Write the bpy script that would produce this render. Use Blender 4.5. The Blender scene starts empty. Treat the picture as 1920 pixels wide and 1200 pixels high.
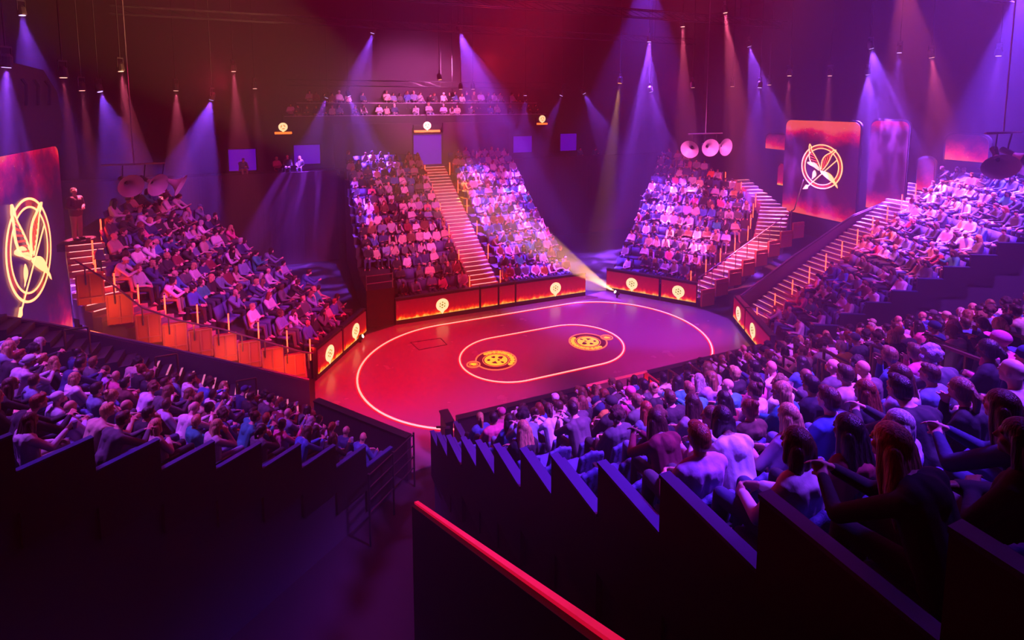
import bpy, bmesh, math, random
import numpy as np
from mathutils import Vector, Matrix
S = bpy.context.scene
COL = S.collection
random.seed(7)
R = math.radians

# ------------------------------------------------------------------ camera
cam = bpy.data.cameras.new('camera'); cam_o = bpy.data.objects.new('camera', cam); COL.objects.link(cam_o)
S.camera = cam_o
F, PT, CY = 1013.0, 0.1, 294.0
cam_o.location = (0, 0, 10); cam_o.rotation_euler = (math.pi / 2 - PT, 0, 0)
cam.sensor_width = 36; cam.lens = F / 1920 * 36; cam.shift_y = (CY - 600) / 1920
cam.clip_start = .05; cam.clip_end = 200
S.view_settings.view_transform = 'Standard'; S.view_settings.look = 'None'
S.view_settings.gamma = 1; S.view_settings.exposure = 0.0; S.view_settings.use_curve_mapping = False
cy = S.cycles
cy.max_bounces = 2; cy.diffuse_bounces = 1; cy.glossy_bounces = 2; cy.transmission_bounces = 1
cy.volume_bounces = 0; cy.transparent_max_bounces = 4
cy.sample_clamp_indirect = 3; cy.caustics_reflective = False; cy.caustics_refractive = False
wd = bpy.data.worlds.new('world'); S.world = wd; wd.use_nodes = True
wd.node_tree.nodes['Background'].inputs[0].default_value = (0, 0, 0, 1)

# ------------------------------------------------------------------ plan frame: u along the stage, v across it
YAW = .403
UX, UY = math.cos(YAW), math.sin(YAW)
CX0, CY0 = 1.28, 20.93
def W(u, v, h=0.0): return Vector((CX0 + u * UX - v * UY, CY0 + u * UY + v * UX, h))
def D(u, v, h=0.0): return Vector((u * UX - v * UY, u * UY + v * UX, h))
def ray(x, y):
    X = (x - 960) / F; Y = (CY - y) / F; c, s = math.cos(PT), math.sin(PT)
    return Vector((X, c + s * Y, -s + c * Y))
def at(x, y, Y):                                    # the point at distance Y in front of the lens
    r = ray(x, y); return Vector((0, 0, 10)) + r * (Y / r.y)
def uv(p):
    a, b = p[0] - CX0, p[1] - CY0
    return a * UX + b * UY, -a * UY + b * UX

# ------------------------------------------------------------------ lights
def spot(name, loc, target, color, power, deg, blend=.3, size=.1, streak=None):
    l = bpy.data.lights.new(name, 'SPOT'); l.energy = power; l.color = color
    l.spot_size = R(deg); l.spot_blend = blend; l.shadow_soft_size = size
    o = bpy.data.objects.new(name, l); o.location = loc
    o.rotation_euler = (Vector(target) - Vector(loc)).to_track_quat('-Z', 'Y').to_euler()
    COL.objects.link(o)
    if streak:                                       # gobo: bright and dim rays
        l.use_nodes = True; nt = l.node_tree; em = nt.nodes['Emission']
        g = nt.nodes.new('ShaderNodeNewGeometry'); vt = nt.nodes.new('ShaderNodeVectorTransform')
        vt.vector_type = 'NORMAL'; vt.convert_from = 'WORLD'; vt.convert_to = 'OBJECT'
        nz = nt.nodes.new('ShaderNodeTexNoise'); nz.inputs['Scale'].default_value = streak; nz.inputs['Detail'].default_value = 1
        mr = nt.nodes.new('ShaderNodeMapRange'); mr.inputs[1].default_value = .42; mr.inputs[2].default_value = .62
        mr.inputs[3].default_value = .15; mr.inputs[4].default_value = 2.3
        tc = nt.nodes.new('ShaderNodeTexCoord')
        nt.links.new(tc.outputs['Normal'], nz.inputs['Vector'])
        nt.links.new(nz.outputs['Fac'], mr.inputs[0]); nt.links.new(mr.outputs[0], em.inputs['Strength'])
    return o
BLUE = (.16, .04, 1.0); VIO = (.27, .055, 1.0); PINK = (1.0, .11, .25); ORG = (1.0, .30, .02); TAN = (1.0, .42, .14); MAG = (1.0, .06, .42)
# unseen fill spots added to light stage and crowd: (u, v, h) -> (u, v, h)
WASH_FILL = [   # from (u, v, h), to (u, v, h), colour, watts, degrees
    ((-4, -9, 16.5), (-4.5, .3, 0), (1, .0, .02), 40000, 30), ((-2, -9, 16.5), (-7, 2, 0), (1, .0, .02), 30000, 26), ((3, -9, 16.5), (3.8, 0, 0), (.85, .0, .22), 26000, 28),
    ((2, -9, 16.5), (0, 5, 0), (1, .0, .04), 18000, 30),
    ((-.5, -16, 16), (-3.0, -9.4, 3), (.52, .07, 1.0), 23000, 36), ((6, -17, 16), (5.8, -9.6, 3), (.62, .07, 1.0), 24000, 38),
    ((-.5, -17, 16.5), (-3.6, -14.6, 7), (.20, .03, 1.0), 27000, 40), ((8, -13, 16), (-3.0, -13.6, 7.4), (.62, .06, .85), 15000, 24),
    ((-17, -6, 15.5), (-13, -6.0, 3), (.42, .06, 1.0), 17000, 46),
    ((-3, -10, 16.5), (-11.5, 5, 3), (.78, .07, .8), 34000, 26),
    ((-2, -11, 16.5), (-3.4, 11, 3), (1.0, .10, .50), 56000, 20), ((2, -11, 16.5), (3.0, 11, 3), (1.0, .11, .62), 54000, 20),
    ((3, -11, 16.5), (12.5, 6.5, 3), (1.0, .11, .50), 58000, 22),
    ((10, -15, 16), (15, -6.4, 3), (.40, .055, 1.0), 26000, 38),
    ((0, 14, 12.4), (0, 21, 9.5), (1.0, .18, .7), 9000, 90),
]
for i, (a, b, c, p, d) in enumerate(WASH_FILL):
    spot('wash_fill_light', W(*a), W(*b), c, p, d, .6, .9)
def area(name, loc, sx, sy, color, power):
    l = bpy.data.lights.new(name, 'AREA'); l.shape = 'RECTANGLE'; l.size = sx; l.size_y = sy; l.energy = power; l.color = color
    o = bpy.data.objects.new(name, l); o.location = loc; o.rotation_euler = (0, 0, YAW); COL.objects.link(o)
area('red_haze_fill_light', W(0, 3, 17.5), 30, 20, (1, .0, .16), 1700)  # unseen area fill added to redden the haze and crowd
def point(name, loc, color, power, size=.3):
    l = bpy.data.lights.new(name, 'POINT'); l.energy = power; l.color = color; l.shadow_soft_size = size
    o = bpy.data.objects.new(name, l); o.location = loc; COL.objects.link(o)
point('haze_fill_point', W(0, 6, 12), (1, .02, .05), 260, .5)  # point fills added to redden haze and ceiling, no fixtures there
point('haze_fill_point', W(-12, 10, 11), (1, .02, .10), 160, .5)
point('haze_fill_point', W(13, 8, 11), (.8, .02, .3), 160, .5)

# ------------------------------------------------------------------ materials
MATS = {}
def mat(name, col=(.1, .1, .1), rough=.6, metal=0.0, emit=None, strength=0.0, spec=.5, bump=None):
    if name in MATS: return MATS[name]
    m = bpy.data.materials.new(name); m.use_nodes = True; nt = m.node_tree; b = nt.nodes['Principled BSDF']
    b.inputs['Base Color'].default_value = (*col, 1); b.inputs['Roughness'].default_value = rough
    b.inputs['Metallic'].default_value = metal; b.inputs['Specular IOR Level'].default_value = spec
    if emit: b.inputs['Emission Color'].default_value = (*emit, 1); b.inputs['Emission Strength'].default_value = strength
    if bump:
        nz = nt.nodes.new('ShaderNodeTexNoise'); nz.inputs['Scale'].default_value = bump[0]; nz.inputs['Detail'].default_value = 4
        tc = nt.nodes.new('ShaderNodeTexCoord'); mp = nt.nodes.new('ShaderNodeMapping'); mp.inputs['Scale'].default_value = bump[2] if len(bump) > 2 else (1, 1, 1)
        nt.links.new(tc.outputs['Object'], mp.inputs[0]); nt.links.new(mp.outputs[0], nz.inputs['Vector'])
        bp = nt.nodes.new('ShaderNodeBump'); bp.inputs['Strength'].default_value = bump[1]; bp.inputs['Distance'].default_value = .02
        nt.links.new(nz.outputs['Fac'], bp.inputs['Height']); nt.links.new(bp.outputs[0], b.inputs['Normal'])
    MATS[name] = m; return m
def tinted(name, rough, bump=None, spec=.5, vary=0.0):        # base colour = the object's own colour
    m = mat(name, (.5, .5, .5), rough, spec=spec, bump=bump); nt = m.node_tree; b = nt.nodes['Principled BSDF']
    oi = nt.nodes.new('ShaderNodeObjectInfo')
    if vary:
        nz = nt.nodes.new('ShaderNodeTexNoise'); nz.inputs['Scale'].default_value = 60; tc = nt.nodes.new('ShaderNodeTexCoord')
        mp = nt.nodes.new('ShaderNodeMapping'); mp.inputs['Scale'].default_value = (1, 1, .12)
        nt.links.new(tc.outputs['Object'], mp.inputs[0]); nt.links.new(mp.outputs[0], nz.inputs['Vector'])
        mr = nt.nodes.new('ShaderNodeMapRange'); mr.inputs[1].default_value = .35; mr.inputs[2].default_value = .65; mr.inputs[3].default_value = 1 - vary; mr.inputs[4].default_value = 1 + vary
        mx = nt.nodes.new('ShaderNodeVectorMath'); mx.operation = 'SCALE'
        nt.links.new(nz.outputs['Fac'], mr.inputs[0]); nt.links.new(oi.outputs['Color'], mx.inputs[0]); nt.links.new(mr.outputs[0], mx.inputs['Scale'])
        nt.links.new(mx.outputs[0], b.inputs['Base Color'])
    else: nt.links.new(oi.outputs['Color'], b.inputs['Base Color'])
    return m
BLACK = mat('black_paint', (.012, .011, .013), .55)
DARK = mat('dark_wall_paint', (.03, .010, .022), .7)
DRAPE = mat('dark_drape', (.045, .014, .03), .9, bump=(1.2, .6, (6, 6, .05)))
CEIL = mat('ceiling_black', (.04, .008, .012), .9)
CONC = mat('dark_floor_vinyl', (.022, .018, .024), .55)
METAL = mat('grey_steel', (.35, .34, .36), .35, .8)
BMETAL = mat('black_steel', (.03, .03, .035), .35, .5)
STEP = mat('step_board', (.30, .24, .22), .55)
NOSE = mat('step_light_strip', (.8, .6, .6), .5, emit=(1.0, .33, .31), strength=2.2)
NOSEW = mat('warm_step_light_strip', (.8, .6, .5), .5, emit=(1.0, .34, .22), strength=.9)
STICK = mat('red_tube_light', (1, .2, .1), .4, emit=(1.0, .05, .018), strength=6.5)
TRACKC = mat('track_light_core', (1, .6, .6), .4, emit=(1.0, .25, .17), strength=2.6)
TRACKR = mat('track_painted_red_halo', (.6, .02, .03), .4, emit=(1.0, .004, .012), strength=.9)  # emissive bands that paint the red halo beside the track
REDLINE = mat('red_glowing_line', (.5, .02, .05), .4, emit=(1.0, .005, .05), strength=.55)  # emissive red line along the parapet top
CLAD = mat('orange_lit_ply', (.80, .26, .12), .5, bump=(8, .2, (1, 1, .2)))  # plywood with the orange lighting put into its base colour
CLADE = mat('ply_batten', (.75, .32, .2), .5)
SEATM = mat('navy_seat_fabric', (.07, .08, .26), .75, bump=(90, .3))
SEATP = mat('black_seat_shell', (.02, .02, .03), .4)
SKIN = tinted('skin', .5, spec=.4)
CLOTH = tinted('cloth', .85, bump=(11, .45, (1, 1, .8)), vary=0.0)
HAIR = tinted('hair', .42, bump=(70, .6, (1, 1, .1)), vary=.45)
HAIRC = tinted('curly_hair', .5, bump=(90, 1.0), vary=0.0)

stage_m = mat('gloss_stage_vinyl', (.22, .16, .19), .22, spec=.5)
nt = stage_m.node_tree; b = nt.nodes['Principled BSDF']
nz = nt.nodes.new('ShaderNodeTexNoise'); nz.inputs['Scale'].default_value = .9; nz.inputs['Detail'].default_value = 5
tc = nt.nodes.new('ShaderNodeTexCoord'); nt.links.new(tc.outputs['Object'], nz.inputs['Vector'])
mr = nt.nodes.new('ShaderNodeMapRange'); mr.inputs[3].default_value = .14; mr.inputs[4].default_value = .34
nt.links.new(nz.outputs['Fac'], mr.inputs[0]); nt.links.new(mr.outputs[0], b.inputs['Roughness'])

def screen_mat(name, kind, h=1.0):
    """an LED screen: flames along the lower edge ('fascia') or glowing embers and smoke ('wall')"""
    m = bpy.data.materials.new(name); m.use_nodes = True; nt = m.node_tree; b = nt.nodes['Principled BSDF']
    b.inputs['Base Color'].default_value = (.02, .01, .01, 1); b.inputs['Roughness'].default_value = .35
    L = nt.links; N = nt.nodes.new
    tc = N('ShaderNodeTexCoord'); sp = N('ShaderNodeSeparateXYZ'); L.new(tc.outputs['Object'], sp.inputs[0])
    nz = N('ShaderNodeTexNoise'); nz.inputs['Detail'].default_value = 6
    mp = N('ShaderNodeMapping'); L.new(tc.outputs['Object'], mp.inputs[0]); L.new(mp.outputs[0], nz.inputs['Vector'])
    ramp = N('ShaderNodeValToRGB'); e = ramp.color_ramp.elements
    add = N('ShaderNodeMath'); add.operation = 'ADD'
    mul = N('ShaderNodeMath'); mul.operation = 'MULTIPLY_ADD'
    if kind == 'fascia':
        mp.inputs['Scale'].default_value = (9, 9, 4); nz.inputs['Scale'].default_value = 1.0
        mul.inputs[1].default_value = -.42; mul.inputs[2].default_value = .20      # noise pushes the flame tips up
        L.new(nz.outputs['Fac'], mul.inputs[0]); dv = N('ShaderNodeMath'); dv.operation = 'MULTIPLY'; dv.inputs[1].default_value = 1 / h
        L.new(sp.outputs['Z'], dv.inputs[0]); L.new(dv.outputs[0], add.inputs[0]); L.new(mul.outputs[0], add.inputs[1])
        e[0].position = 0; e[0].color = (1.0, .50, .09, 1); e[1].position = 1; e[1].color = (.22, .0, .010, 1)
        a = e.new(.06); a.color = (1.0, .22, .012, 1); a = e.new(.12); a.color = (.85, .014, .006, 1); a = e.new(.30); a.color = (.42, .0, .008, 1)
        st = 1.25
    else:
        mp.inputs['Scale'].default_value = (1, 1, 1); nz.inputs['Scale'].default_value = .75; nz.inputs['Roughness'].default_value = .62
        dv = N('ShaderNodeMath'); dv.operation = 'MULTIPLY_ADD'; dv.inputs[1].default_value = 2 / h; dv.inputs[2].default_value = -1
        L.new(sp.outputs['Z'], dv.inputs[0]); ab = N('ShaderNodeMath'); ab.operation = 'ABSOLUTE'; L.new(dv.outputs[0], ab.inputs[0])
        pw_ = N('ShaderNodeMath'); pw_.operation = 'POWER'; pw_.inputs[1].default_value = 2.5; L.new(ab.outputs[0], pw_.inputs[0])
        mul.inputs[1].default_value = 1.5; mul.inputs[2].default_value = -.70
        L.new(nz.outputs['Fac'], mul.inputs[0]); L.new(pw_.outputs[0], add.inputs[0]); L.new(mul.outputs[0], add.inputs[1])
        e[0].position = .30; e[0].color = (.030, .0, .014, 1); e[1].position = 1; e[1].color = (1.0, .10, .02, 1)
        a = e.new(.55); a.color = (.26, .0, .018, 1); a = e.new(.82); a.color = (.80, .004, .015, 1)
        st = 1.0
    L.new(add.outputs[0], ramp.inputs[0])
    vo = N('ShaderNodeTexVoronoi'); vo.inputs['Scale'].default_value = 5 if kind == 'wall' else 9
    L.new(tc.outputs['Object'], vo.inputs['Vector'])
    lt = N('ShaderNodeMath'); lt.operation = 'LESS_THAN'; lt.inputs[1].default_value = .10 if kind == 'wall' else .09; L.new(vo.outputs['Distance'], lt.inputs[0])
    gate = N('ShaderNodeMath'); gate.operation = 'MULTIPLY'; L.new(lt.outputs[0], gate.inputs[0]); 
    g2 = N('ShaderNodeMath'); g2.operation = 'GREATER_THAN'; g2.inputs[1].default_value = .55; L.new(add.outputs[0], g2.inputs[0]); L.new(g2.outputs[0], gate.inputs[1])
    mx = N('ShaderNodeMix'); mx.data_type = 'RGBA'; L.new(gate.outputs[0], mx.inputs[0]); L.new(ramp.outputs[0], mx.inputs[6]); mx.inputs[7].default_value = (1, .45, .2, 1) if kind == 'wall' else (1, .15, .03, 1)
    L.new(mx.outputs[2], b.inputs['Emission Color']); b.inputs['Emission Strength'].default_value = st
    return m
FASC = screen_mat('flame_ribbon_screen', 'fascia', .85)
WALLSCR = screen_mat('ember_screen', 'wall', 8.0)
WALLSCR2 = screen_mat('ember_screen_small', 'wall', 5.2)
DISC = mat('glowing_emblem_disc', (.9, .8, .5), .5, emit=(1.0, .80, .36), strength=1.25)
DISCD = mat('emblem_green_mark', (.02, .05, .01), .5, emit=(.25, .22, .02), strength=1.0)
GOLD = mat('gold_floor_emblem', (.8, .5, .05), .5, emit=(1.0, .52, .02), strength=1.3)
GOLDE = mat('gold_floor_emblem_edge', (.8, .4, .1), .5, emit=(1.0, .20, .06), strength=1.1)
EMB = mat('neon_emblem_core', (1, .7, .5), .5, emit=(1.0, .34, .12), strength=3.2)
EMBR = mat('neon_emblem_red', (1, .1, .05), .5, emit=(1.0, .07, .02), strength=1.6)
EMBI = mat('ember_ring_infill', (.4, .05, .02), .5, emit=(1.0, .05, .01), strength=.6)
_n = EMBI.node_tree; _z = _n.nodes.new('ShaderNodeTexNoise'); _z.inputs['Scale'].default_value = 5; _z.inputs['Detail'].default_value = 4
_r = _n.nodes.new('ShaderNodeValToRGB'); _r.color_ramp.elements[0].position = .42; _r.color_ramp.elements[0].color = (.06, .0, .01, 1); _r.color_ramp.elements[1].position = .6; _r.color_ramp.elements[1].color = (1, .10, .02, 1)
_n.links.new(_z.outputs['Fac'], _r.inputs[0]); _n.links.new(_r.outputs[0], _n.nodes['Principled BSDF'].inputs['Emission Color'])
LENSB = mat('violet_lamp_lens', (.8, .7, 1), .3, emit=(.55, .40, 1.0), strength=3.0)
LENSP = mat('pink_lamp_lens', (1, .7, .6), .3, emit=(1.0, .45, .35), strength=3.0)
LENSO = mat('amber_lamp_lens', (1, .6, .2), .3, emit=(1.0, .45, .10), strength=3.0)
LENSW = mat('warm_white_lamp_lens', (1, .9, .7), .3, emit=(1.0, .8, .5), strength=14.0)
VWIN = mat('violet_lit_panel', (.02, .01, .05), .6, emit=(.09, .0, .50), strength=.9)
HORN = mat('pale_horn_plastic', (.6, .55, .62), .4)

# ------------------------------------------------------------------ mesh helpers
def tag(o, label=None, cat=None, group=None, kind=None):
    if label: o['label'] = label
    if cat: o['category'] = cat
    if group: o['group'] = group
    if kind: o['kind'] = kind
    return o
def empty(name, loc, label, cat, group=None, rz=0):
    o = bpy.data.objects.new(name, None); COL.objects.link(o); o.location = loc; o.rotation_euler.z = rz
    o.empty_display_size = .1
    return tag(o, label, cat, group)
class MB:
    def __init__(s): s.v = []; s.f = []; s.m = []
    def add(s, vs, fs, mi=0):
        n = len(s.v); s.v += [tuple(p) for p in vs]; s.f += [tuple(n + i for i in f) for f in fs]; s.m += [mi] * len(fs)
    def obox(s, c, ax, ay, az, mi=0):                # centre and three half-axes
        c, ax, ay, az = map(Vector, (c, ax, ay, az))
        vs = [c + a * ax + b_ * ay + d * az for a in (-1, 1) for b_ in (-1, 1) for d in (-1, 1)]
        s.add(vs, [(0, 1, 3, 2), (4, 6, 7, 5), (0, 4, 5, 1), (2, 3, 7, 6), (0, 2, 6, 4), (1, 5, 7, 3)], mi)
    def box(s, c, d, mi=0): s.obox(c, (d[0] / 2, 0, 0), (0, d[1] / 2, 0), (0, 0, d[2] / 2), mi)
    def bar(s, a, b_, w, h=None, mi=0, up=(0, 0, 1)):
        a, b_ = Vector(a), Vector(b_); d = b_ - a
        if d.length < 1e-6: return
        side = d.cross(Vector(up));
        if side.length < 1e-6: side = Vector((1, 0, 0))
        side.normalize(); u_ = side.cross(d).normalized()
        s.obox((a + b_) / 2, d / 2, side * w / 2, u_ * (h or w) / 2, mi)
    def tube(s, pts, r, n=8, mi=0, cap=True):
        rs = r if isinstance(r, (list, tuple)) else [r] * len(pts)
        pts = [Vector(p) for p in pts]; rings = []; vs = []; fs = []
        ref = None
        for i, p in enumerate(pts):
            d = (pts[min(i + 1, len(pts) - 1)] - pts[max(i - 1, 0)]).normalized()
            if ref is None: ref = d.orthogonal().normalized()
            a = (ref - d * ref.dot(d)); a = a.normalized() if a.length > 1e-6 else d.orthogonal().normalized(); ref = a; b_ = d.cross(a)
            for k in range(n):
                t = 2 * math.pi * k / n; vs.append(p + (a * math.cos(t) + b_ * math.sin(t)) * rs[i])
        for i in range(len(pts) - 1):
            for k in range(n): fs.append((i * n + k, i * n + (k + 1) % n, (i + 1) * n + (k + 1) % n, (i + 1) * n + k))
        if cap: fs += [tuple(range(n))[::-1], tuple((len(pts) - 1) * n + k for k in range(n))]
        s.add(vs, fs, mi)
    def prism(s, poly, z0, z1, mi=0, frame=None):    # poly in (x, y); frame maps (x, y, z) -> world
        f = frame or (lambda x, y, z: (x, y, z)); n = len(poly)
        vs = [f(x, y, z0) for x, y in poly] + [f(x, y, z1) for x, y in poly]
        s.add(vs, [tuple(range(n))[::-1], tuple(range(n, 2 * n))] + [(i, (i + 1) % n, n + (i + 1) % n, n + i) for i in range(n)], mi)
    def disc_ring(s, c, ex, ey, r0, r1, z=.0, th=.02, n=48, mi=0, a0=0, a1=360, nrm=None):
        c, ex, ey = Vector(c), Vector(ex), Vector(ey); nr = Vector(nrm) if nrm else ex.cross(ey)
        full = (a1 - a0) >= 360; m = n if full else n + 1; vs = []
        for k in range(m):
            t = R(a0 + (a1 - a0) * k / n); d = ex * math.cos(t) + ey * math.sin(t)
            for rr, zz in ((r0, 0), (r1, 0), (r0, th), (r1, th)): vs.append(c + d * rr + nr * (z + zz))
        fs = []
        for k in range(n):
            a = 4 * k; b_ = 4 * ((k + 1) % m)
            fs += [(a, a + 1, b_ + 1, b_), (a + 2, b_ + 2, b_ + 3, a + 3), (a + 1, a + 3, b_ + 3, b_ + 1), (a, b_, b_ + 2, a + 2)]
        s.add(vs, fs, mi)
    def build(s, name, mats, parent=None, loc=None, smooth=False):
        me = bpy.data.meshes.new(name)
        org = Vector(loc) if loc is not None else Vector((0, 0, 0))
        par = parent.matrix_basis.inverted() if (parent is not None and loc is None and parent.type == 'EMPTY') else None
        vs = s.v
        if par is not None: vs = [par @ Vector(p) for p in vs]
        elif loc is not None and parent is None: vs = [Vector(p) - org for p in vs]
        me.from_pydata([tuple(p) for p in vs], [], s.f)
        for m in (mats if isinstance(mats, (list, tuple)) else [mats]): me.materials.append(m)
        if max(s.m, default=0): me.polygons.foreach_set('material_index', s.m)
        if smooth: me.polygons.foreach_set('use_smooth', [True] * len(me.polygons))
        me.update()
        o = bpy.data.objects.new(name, me); COL.objects.link(o)
        if loc is not None: o.location = loc
        if parent is not None: o.parent = parent
        return o
bpy.context.view_layer.update()

# ------------------------------------------------------------------ the hall
def struct(name, mb, m, label=None):
    return tag(mb.build(name, m), label, None, None, 'structure')
mb = MB(); mb.obox(W(0, -3, -.25), D(27, 0), D(0, 24), (0, 0, .25)); struct('floor', mb, CONC)
mb = MB(); mb.obox(W(0, -3, 18.25), D(27, 0), D(0, 24), (0, 0, .25)); struct('ceiling', mb, CEIL)
BACKV = 21.0
mb = MB(); mb.obox(W(0, BACKV + .2, 9), D(27, 0), D(0, .2), (0, 0, 9)); struct('wall_back', mb, DARK)
mb = MB(); mb.obox(W(-27.2, -3, 9), D(.2, 0), D(0, 24), (0, 0, 9)); struct('wall_left', mb, DARK)
mb = MB(); mb.obox(W(27.2, -3, 9), D(.2, 0), D(0, 24), (0, 0, 9)); struct('wall_right', mb, DARK)
mb = MB(); mb.obox(W(0, -27.2, 9), D(27, 0), D(0, .2), (0, 0, 9)); struct('wall_front', mb, DARK)
# stage floor: a rounded slab filling the ring between the stands
def octagon(s=1.0): return [(-6.4 * s, 4.4 * s), (-5.0 * s, 4.9 * s), (4.9 * s, 4.8 * s), (6.2 * s, 5.0 * s), (9.0 * s, 1.3 * s), (9.4 * s, -.5 * s), (7.3 * s, -4.4 * s), (5.5 * s, -4.9 * s), (-5.2 * s, -4.9 * s), (-6.6 * s, -5.1 * s), (-8.8 * s, -2.3 * s), (-8.7 * s, 1.0 * s)]
mb = MB(); mb.prism(octagon(.995), 0.0, .03, 0, lambda x, y, z: W(x, y, z)); o = mb.build('stage_floor', stage_m); tag(o, kind='structure')
# light tracks set in the stage
def stadium(r, L, n=40):
    p = []
    for k in range(n + 1):
        t = -math.pi / 2 + math.pi * k / n; p.append((L / 2 + r * math.cos(t), r * math.sin(t)))
    for k in range(n + 1):
        t = math.pi / 2 + math.pi * k / n; p.append((-L / 2 + r * math.cos(t), r * math.sin(t)))
    return p
def track(r, L, w, label):
    t = empty('floor_light_track', W(0, 0, .03), label, 'light track', 'light tracks in the stage floor')
    def strip(r0, r1, z0, z1):
        a, b_ = stadium(r0, L), stadium(r1, L); n = len(a); vs = []; fs = []
        for (x, y), (X, Y) in zip(a, b_): vs += [W(x, y, z0), W(X, Y, z0), W(x, y, z1), W(X, Y, z1)]
        for i in range(n):
            p, q = 4 * i, 4 * ((i + 1) % n); fs += [(p + 2, q + 2, q + 3, p + 3), (p + 1, p + 3, q + 3, q + 1), (p, q, q + 2, p + 2), (p, p + 1, q + 1, q)]
        m_ = MB(); m_.add(vs, fs); return m_
    strip(r - w / 2, r + w / 2, .03, .062).build('light_core', TRACKC, t)
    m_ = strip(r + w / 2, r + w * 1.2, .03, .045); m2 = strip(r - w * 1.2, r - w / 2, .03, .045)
    m_.add(m2.v, m2.f); m_.build('red_halo_band', TRACKR, t)
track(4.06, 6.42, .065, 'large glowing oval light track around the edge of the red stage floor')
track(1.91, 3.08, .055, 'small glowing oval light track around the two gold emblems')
# trap door outline
mb = MB(); px = [(770, 642), (826, 634), (838, 646), (786, 656)]
def floorpt(x, y, h=.035):
    r = ray(x, y); k = (h - 10) / r.z; return Vector((r.x * k, r.y * k, h))
for i in range(4): mb.bar(floorpt(*px[i]), floorpt(*px[(i + 1) % 4]), .03, .012)
o = mb.build('trap_door_edge', BLACK); tag(o, 'thin dark rectangular trap door outline on the stage near the flame ribbon', 'trap door')

# text helper ---------------------------------------------------------------
def letter_mesh(ch):
    cu = bpy.data.curves.new('t', 'FONT'); cu.body = ch; cu.size = 1; cu.align_x = 'CENTER'; cu.fill_mode = 'BOTH'; cu.extrude = 0
    cu.offset = .012
    o = bpy.data.objects.new('t', cu); COL.objects.link(o); bpy.context.view_layer.update()
    me = bpy.data.meshes.new_from_object(o.evaluated_get(bpy.context.evaluated_depsgraph_get()))
    vs = [tuple(v.co) for v in me.vertices]; fs = [tuple(p.vertices) for p in me.polygons]
    bpy.data.objects.remove(o); bpy.data.curves.remove(cu); bpy.data.meshes.remove(me); return vs, fs
LET = {}
def letters(mb_, text, c, ex, ey, r, size, a_mid, span, mi=0):
    n = len(text)
    for k, ch in enumerate(text):
        if ch == ' ': continue
        if ch not in LET: LET[ch] = letter_mesh(ch)
        vs, fs = LET[ch]; a = R(a_mid + span / 2 - span * k / (n - 1)); d = ex * math.cos(a) + ey * math.sin(a); t = ex * math.sin(a) - ey * math.cos(a)
        nr = ex.cross(ey)
        mb_.add([c + d * (r + y * size) + t * (x * size) + nr * .006 for x, y, z in vs], fs, mi)
def floor_emblem(sg):
    c = W(sg * 2.07, 0, .035); ex = D(-sg, 0); ey = D(0, -sg)
    rt = empty('floor_emblem', c, 'round gold DISTRICT emblem on the stage, %s of the two' % ('left' if sg < 0 else 'right'), 'emblem', 'gold emblems on the stage floor')
    ro = .81
    m_ = MB(); m_.disc_ring(c, ex, ey, ro - .055, ro, 0, .012, 64); m_.disc_ring(c, ex, ey, .50, .53, 0, .012, 48)
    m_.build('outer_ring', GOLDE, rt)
    m_ = MB(); m_.disc_ring(c, ex, ey, 0.0, ro - .05, 0, .004, 48); m_.build('dark_field', mat('emblem_dark_red', (.10, .01, .01), .5), rt)
    m_ = MB(); letters(m_, 'DISTRICT', c + Vector((0, 0, .006)), ex, ey, .56, .24, 28, 128, 0)
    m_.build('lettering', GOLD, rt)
    m_ = MB()                                      # small border letters are too fine to read in the photo: short bars
    for k in range(34):
        a = R(300 + k * 5.2 if k < 17 else 30 + (k - 17) * 5.2); d = ex * math.cos(a) + ey * math.sin(a); t = ex * math.sin(a) - ey * math.cos(a)
        ln = .05 + .025 * ((k * 7) % 3)
        m_.obox(c + d * .65 + Vector((0, 0, .01)), d * ln, t * .02, (0, 0, .004))
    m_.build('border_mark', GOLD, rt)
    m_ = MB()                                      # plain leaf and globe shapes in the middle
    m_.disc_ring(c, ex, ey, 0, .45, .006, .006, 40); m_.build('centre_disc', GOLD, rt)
    m_ = MB(); rg = random.Random(5)
    for a_, rr_, w_ in ((20, .27, .13), (95, .22, .11), (160, .30, .10), (235, .24, .14), (300, .33, .09), (330, .12, .07)):
        q = c + (ex * math.cos(R(a_)) + ey * math.sin(R(a_))) * rr_
        m_.add([q + (ex * math.cos(R(51 * k)) + ey * math.sin(R(51 * k))) * w_ * rg.uniform(.45, 1.1) + Vector((0, 0, .016)) for k in range(7)], [tuple(range(7))])
    m_.build('centre_shape', MATS['emblem_dark_red'], rt)
    q = c + D(sg * .93, sg * .0) + D(0, sg * .02)
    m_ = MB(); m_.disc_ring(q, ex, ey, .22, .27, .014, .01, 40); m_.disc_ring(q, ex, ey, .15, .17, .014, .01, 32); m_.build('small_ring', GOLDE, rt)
    m_ = MB(); m_.disc_ring(q, ex, ey, 0, .22, .008, .004, 32); m_.build('small_field', MATS['emblem_dark_red'], rt)
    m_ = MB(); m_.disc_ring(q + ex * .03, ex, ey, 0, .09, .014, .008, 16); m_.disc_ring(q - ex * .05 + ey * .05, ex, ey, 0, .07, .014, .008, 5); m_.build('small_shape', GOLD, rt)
floor_emblem(-1); floor_emblem(1)

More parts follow.
